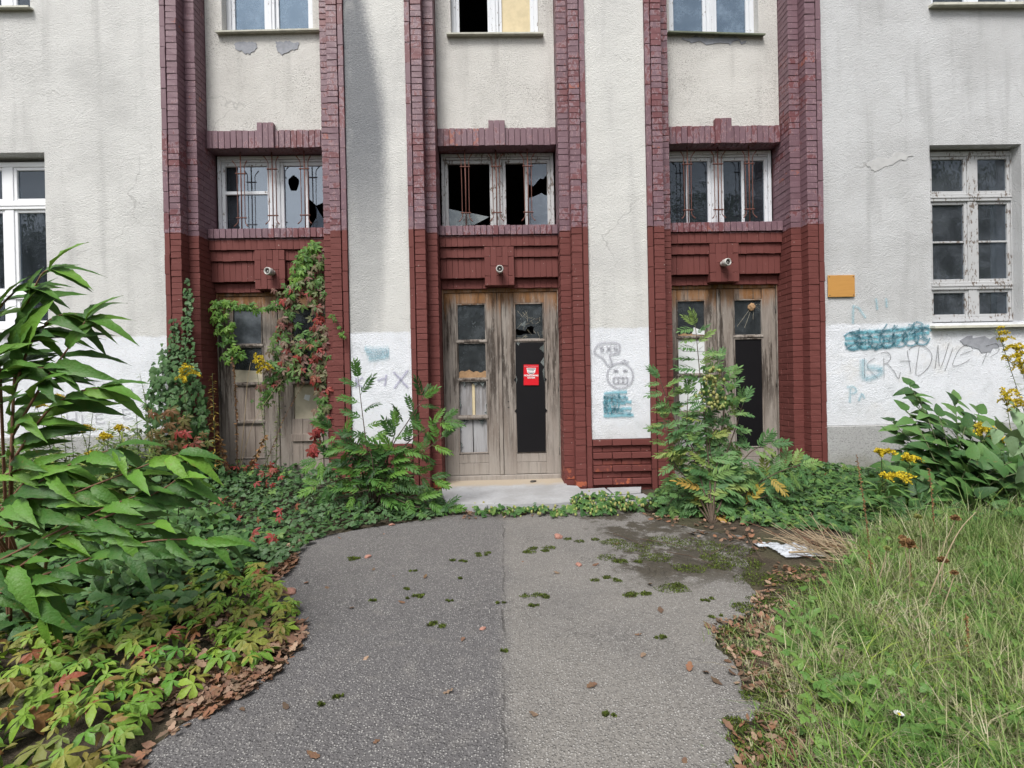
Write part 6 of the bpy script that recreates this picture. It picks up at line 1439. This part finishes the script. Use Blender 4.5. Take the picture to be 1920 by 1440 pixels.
# heap of dry twigs
rng = random.Random(201); g = gr(1545, 1045); root = empty('twig_heap', (g[0], g[1], ground_h(g[0], g[1])), label='brushy heap of dry straw-coloured twigs beside the plastic bag', cat='twig heap')
for k in range(110):
    a = rng.gauss(2.5, .55); l = rng.uniform(.12, .38); o0 = Vector((rng.gauss(.05, .13), rng.gauss(0, .13), rng.uniform(.0, .07))); d = Vector((math.cos(a), math.sin(a) * .6, rng.uniform(-.05, .75))).normalized()
    mb = MB().tube([o0, o0 + d * l * .5 + rv(.02), o0 + d * l + rv(.025)], [.0032, .0026, .0014], 4)
    mb.build('twig', M['stem_dry'] if k % 4 else M['stem_rust'], root)
MB().tube([(-.30, -.05, .05), (0, -.06, .055), (.22, -.10, .05)], .008, 6).build('twig', M['stem_dry'], root)
# torn plastic bag
m = Mat('thin plastic film'); p = m.pos(); b_ = m.bsdf((0.68, 0.72, 0.78), 0.22, m.bump(m.noise(p, 40, 4, 0.7), 0.8, 0.01), 0.6); tr = m.n("BsdfTransparent"); M['film'] = m.done(m.mixsh(0.35, b_, tr.outputs[0]))
def crumple(px, s, lab, seed, w=1.0):
    g = gr(*px); r = random.Random(seed); N_ = 14; V = []
    for j in range(N_):
        for i in range(N_):
            u, v = i / (N_ - 1) - .5, j / (N_ - 1) - .5; k = mnoise.noise((u * 6, v * 6, seed)) ; q = mnoise.noise((u * 14, v * 14, seed + 3))
            V.append((u * s * w + q * .02 * s * 5, v * s + k * .06 * s, max(.0, .10 * s * (2.2 * k + q + .8) * (1 - 3.2 * (u * u + v * v)))))
    me = mesh_np('plastic_bag', V, [(j * N_ + i, j * N_ + i + 1, (j + 1) * N_ + i + 1, (j + 1) * N_ + i) for j in range(N_ - 1) for i in range(N_ - 1)], M['film'])
    o = obj('plastic_bag', me, None, (g[0], g[1], ground_h(g[0], g[1]) + .02)); prop(o, lab, 'plastic bag')
crumple((1495, 1040), .26, 'crumpled whitish plastic bag lying by the twig heap', 5, 1.3); crumple((1440, 1028), .09, 'small bluish scrap of plastic film on the dirt', 8, 2.2)
# stones and chips
def chip(px, s, mat, lab, name='stone', cat='stone', grp=None, z=0.012, flatn=.5, seed=1):
    bm = bmesh.new(); bmesh.ops.create_icosphere(bm, subdivisions=2, radius=1)
    for v in bm.verts: v.co *= 1 + .35 * mnoise.noise(v.co * 1.3 + Vector((seed, 0, 0)))
    me = bpy.data.meshes.new(name); bm.to_mesh(me); bm.free(); me.materials.append(M[mat]); g = gr(px[0], px[1], z); o = obj(name, me, None, (g[0], g[1], z + s * flatn * .6)); o.scale = (s, s * .7, s * flatn); o.rotation_euler = (0, 0, seed * 1.7); prop(o, lab, cat, grp)
chip((965, 897), .055, 'white_stone', 'whitish stone lying on the sandy sill before the middle door', z=.088, seed=3); chip((1000, 903), .05, 'dark_metal', 'flat dark bit of debris on the step before the middle door', 'debris', 'debris', z=.088, flatn=.2, seed=6)
for k, (px, s) in enumerate([((541, 1113), .055), ((1047, 1008), .05), ((735, 985), .03), ((1085, 1060), .03), ((905, 1180), .02), ((1420, 1228), .03), ((690, 1045), .03)]):
    chip(px, s, 'pink_chip', 'pinkish chip of brick on the asphalt', 'brick_chip', 'brick chip', 'brick chips on the asphalt', .012, .4, k)

# ------------------------------------------------------------------ moss
TPL['tuft'] = [blade(2, p_lance, .5, .2, .1)]
def moss_mats(cx_, cy_, rx, n, h=.02):
    out = []
    for _ in range(n):
        a = rng.uniform(0, 6.283); r_ = math.sqrt(rng.random()); j = 1 + .5 * mnoise.noise((math.cos(a) * 1.5 + cx_ * 3, math.sin(a) * 1.5, cy_ * 3)); x, y = cx_ + math.cos(a) * r_ * rx * j, cy_ + math.sin(a) * r_ * rx * .75 * j
        k = .5 + .5 * mnoise.noise((x * 40, y * 40, 1)); z = .012 + h * k * (1 - r_ * .6)
        out.append(frame((x, y, z * rng.uniform(.3, 1)), Vector((rng.uniform(-1, 1), rng.uniform(-1, 1), rng.uniform(.2, 1.2))), rv(1), rng.uniform(.009, .016)))
    return out
rng = random.Random(211)
for k, (a, b, w) in enumerate([(668, 1050, 22), (785, 1122, 20), (820, 1172, 30), (842, 1130, 8), (855, 1055, 24), (915, 1042, 26), (1012, 1035, 42), (1030, 1120, 34), (1085, 1015, 40), (1145, 1090, 30), (1195, 1118, 36), (1330, 1130, 20), (1340, 1160, 14), (945, 1226, 12), (600, 1327, 16), (635, 1312, 12), (1140, 1346, 12), (765, 1108, 12), (778, 1075, 12), (1000, 1140, 14), (935, 1135, 8), (1240, 1200, 12), (1170, 1055, 60), (1270, 1098, 80), (862, 1088, 8), (700, 1130, 8)]):
    g = gr(a, b); dd = g[1] - CAM[1]; rx = w * dd / 900 * .55
    mm = []
    for q in range(rng.randrange(3, 7)): mm += moss_mats(rng.gauss(0, rx * .75), rng.gauss(0, rx * .35), rx * rng.uniform(.2, .6), int(40 + 1700 * rx), .008 + .06 * rx)
    o = joined('moss_clump', 'tuft', mm, 'lm_moss', None, (0, 0, 0), False)
    o.location = (g[0], g[1], 0); prop(o, 'large dark moss cushion spreading beside the mossy dirt' if w == 80 else 'broad flat moss cushion between the step and the largest one' if w == 60 else 'dark green moss cushion growing in a crack of the asphalt', 'moss', 'moss cushions on the asphalt')
mats = []
for (a, b, w) in [(1190, 1030, 60), (1250, 1018, 70), (1310, 1025, 80), (1370, 1035, 70), (1400, 1060, 60), (1340, 1050, 50), (1420, 1090, 70), (1440, 1130, 60), (1470, 1090, 70), (1520, 1075, 60), (1400, 1145, 50), (1370, 1190, 40), (1390, 1230, 40), (1430, 1270, 40), (1410, 1310, 40), (1380, 1365, 40), (1400, 1395, 70), (1440, 1430, 90), (1500, 1120, 70), (1480, 1180, 70), (1450, 1230, 60), (1460, 1300, 60), (1450, 1360, 70), (1480, 1400, 90), (1420, 1460, 90), (1530, 1100, 60), (1350, 1065, 40), (1230, 1050, 50), (1290, 1070, 50), (1150, 1020, 40)]:
    g = gr(a, b); dd = g[1] - CAM[1]; rx = w * dd / 900 * .6; mats += moss_mats(g[0], g[1], rx, int(260 + 2600 * rx), .03)
joined('moss_bed', 'tuft', mats, 'lm_moss')
# loose twigs on the dirt
rng = random.Random(221); 
for k, (a, b, c_, d_) in enumerate([(1290, 1000, 1420, 985), (1330, 1040, 1400, 1010), (1250, 1035, 1340, 1060), (1400, 1000, 1430, 1050), (1200, 1010, 1300, 1030), (1150, 1000, 1210, 1025), (1480, 1350, 1530, 1355)]):
    p0, p1 = gr(a, b, .03), gr(c_, d_, .03); mb = MB().tube([Vector(p0), Vector(p0).lerp(Vector(p1), .5) + rv(.02) + Vector((0, 0, .015)), Vector(p1)], [.004, .0035, .002], 5); o = mb.build('fallen_twig', M['twig']); prop(o, 'thin brown twig fallen on the mossy dirt', 'twig', 'twigs on the mossy dirt')

# ------------------------------------------------------------------ trees across the yard, seen only as reflections in the panes
def tree(x, y, h, w, seed):
    global rng
    rng = random.Random(seed); root = empty('tree', (x, y, 0), label='leafy tree across the yard, mirrored in the window panes', cat='tree', group='trees across the yard')
    MB().tube([(0, 0, 0), (.1, .1, h * .35), (0, .2, h * .8)], [.25, .2, .06], 8).build('trunk', M['twig'], root); mats = []
    cl = [(Vector((rng.gauss(0, w * .33), rng.gauss(0, w * .33), h * rng.uniform(.28, .92))), rng.uniform(.16, .3) * w) for _ in range(26)]
    for _ in range(3600):
        c_, r_ = rng.choice(cl); p = c_ + rv(1).normalized() * r_ * rng.random() ** .4; mats.append(frame(p, rv(1), rv(1), rng.uniform(.25, .45)))
    joined('crown', 'broad', mats, 'lm_shrub', root, (0, 0, 0), False)
for k, (x, y, h, w) in enumerate([(13, -18, 11, 8), (20, -20, 12, 9), (6, -22, 8.5, 7), (-1, -24, 8, 7), (-9, -26, 5, 7), (-17, -24, 8, 8), (28, -17, 12, 9), (-26, -20, 10, 9)]): tree(x, y, h, w, 230 + k)
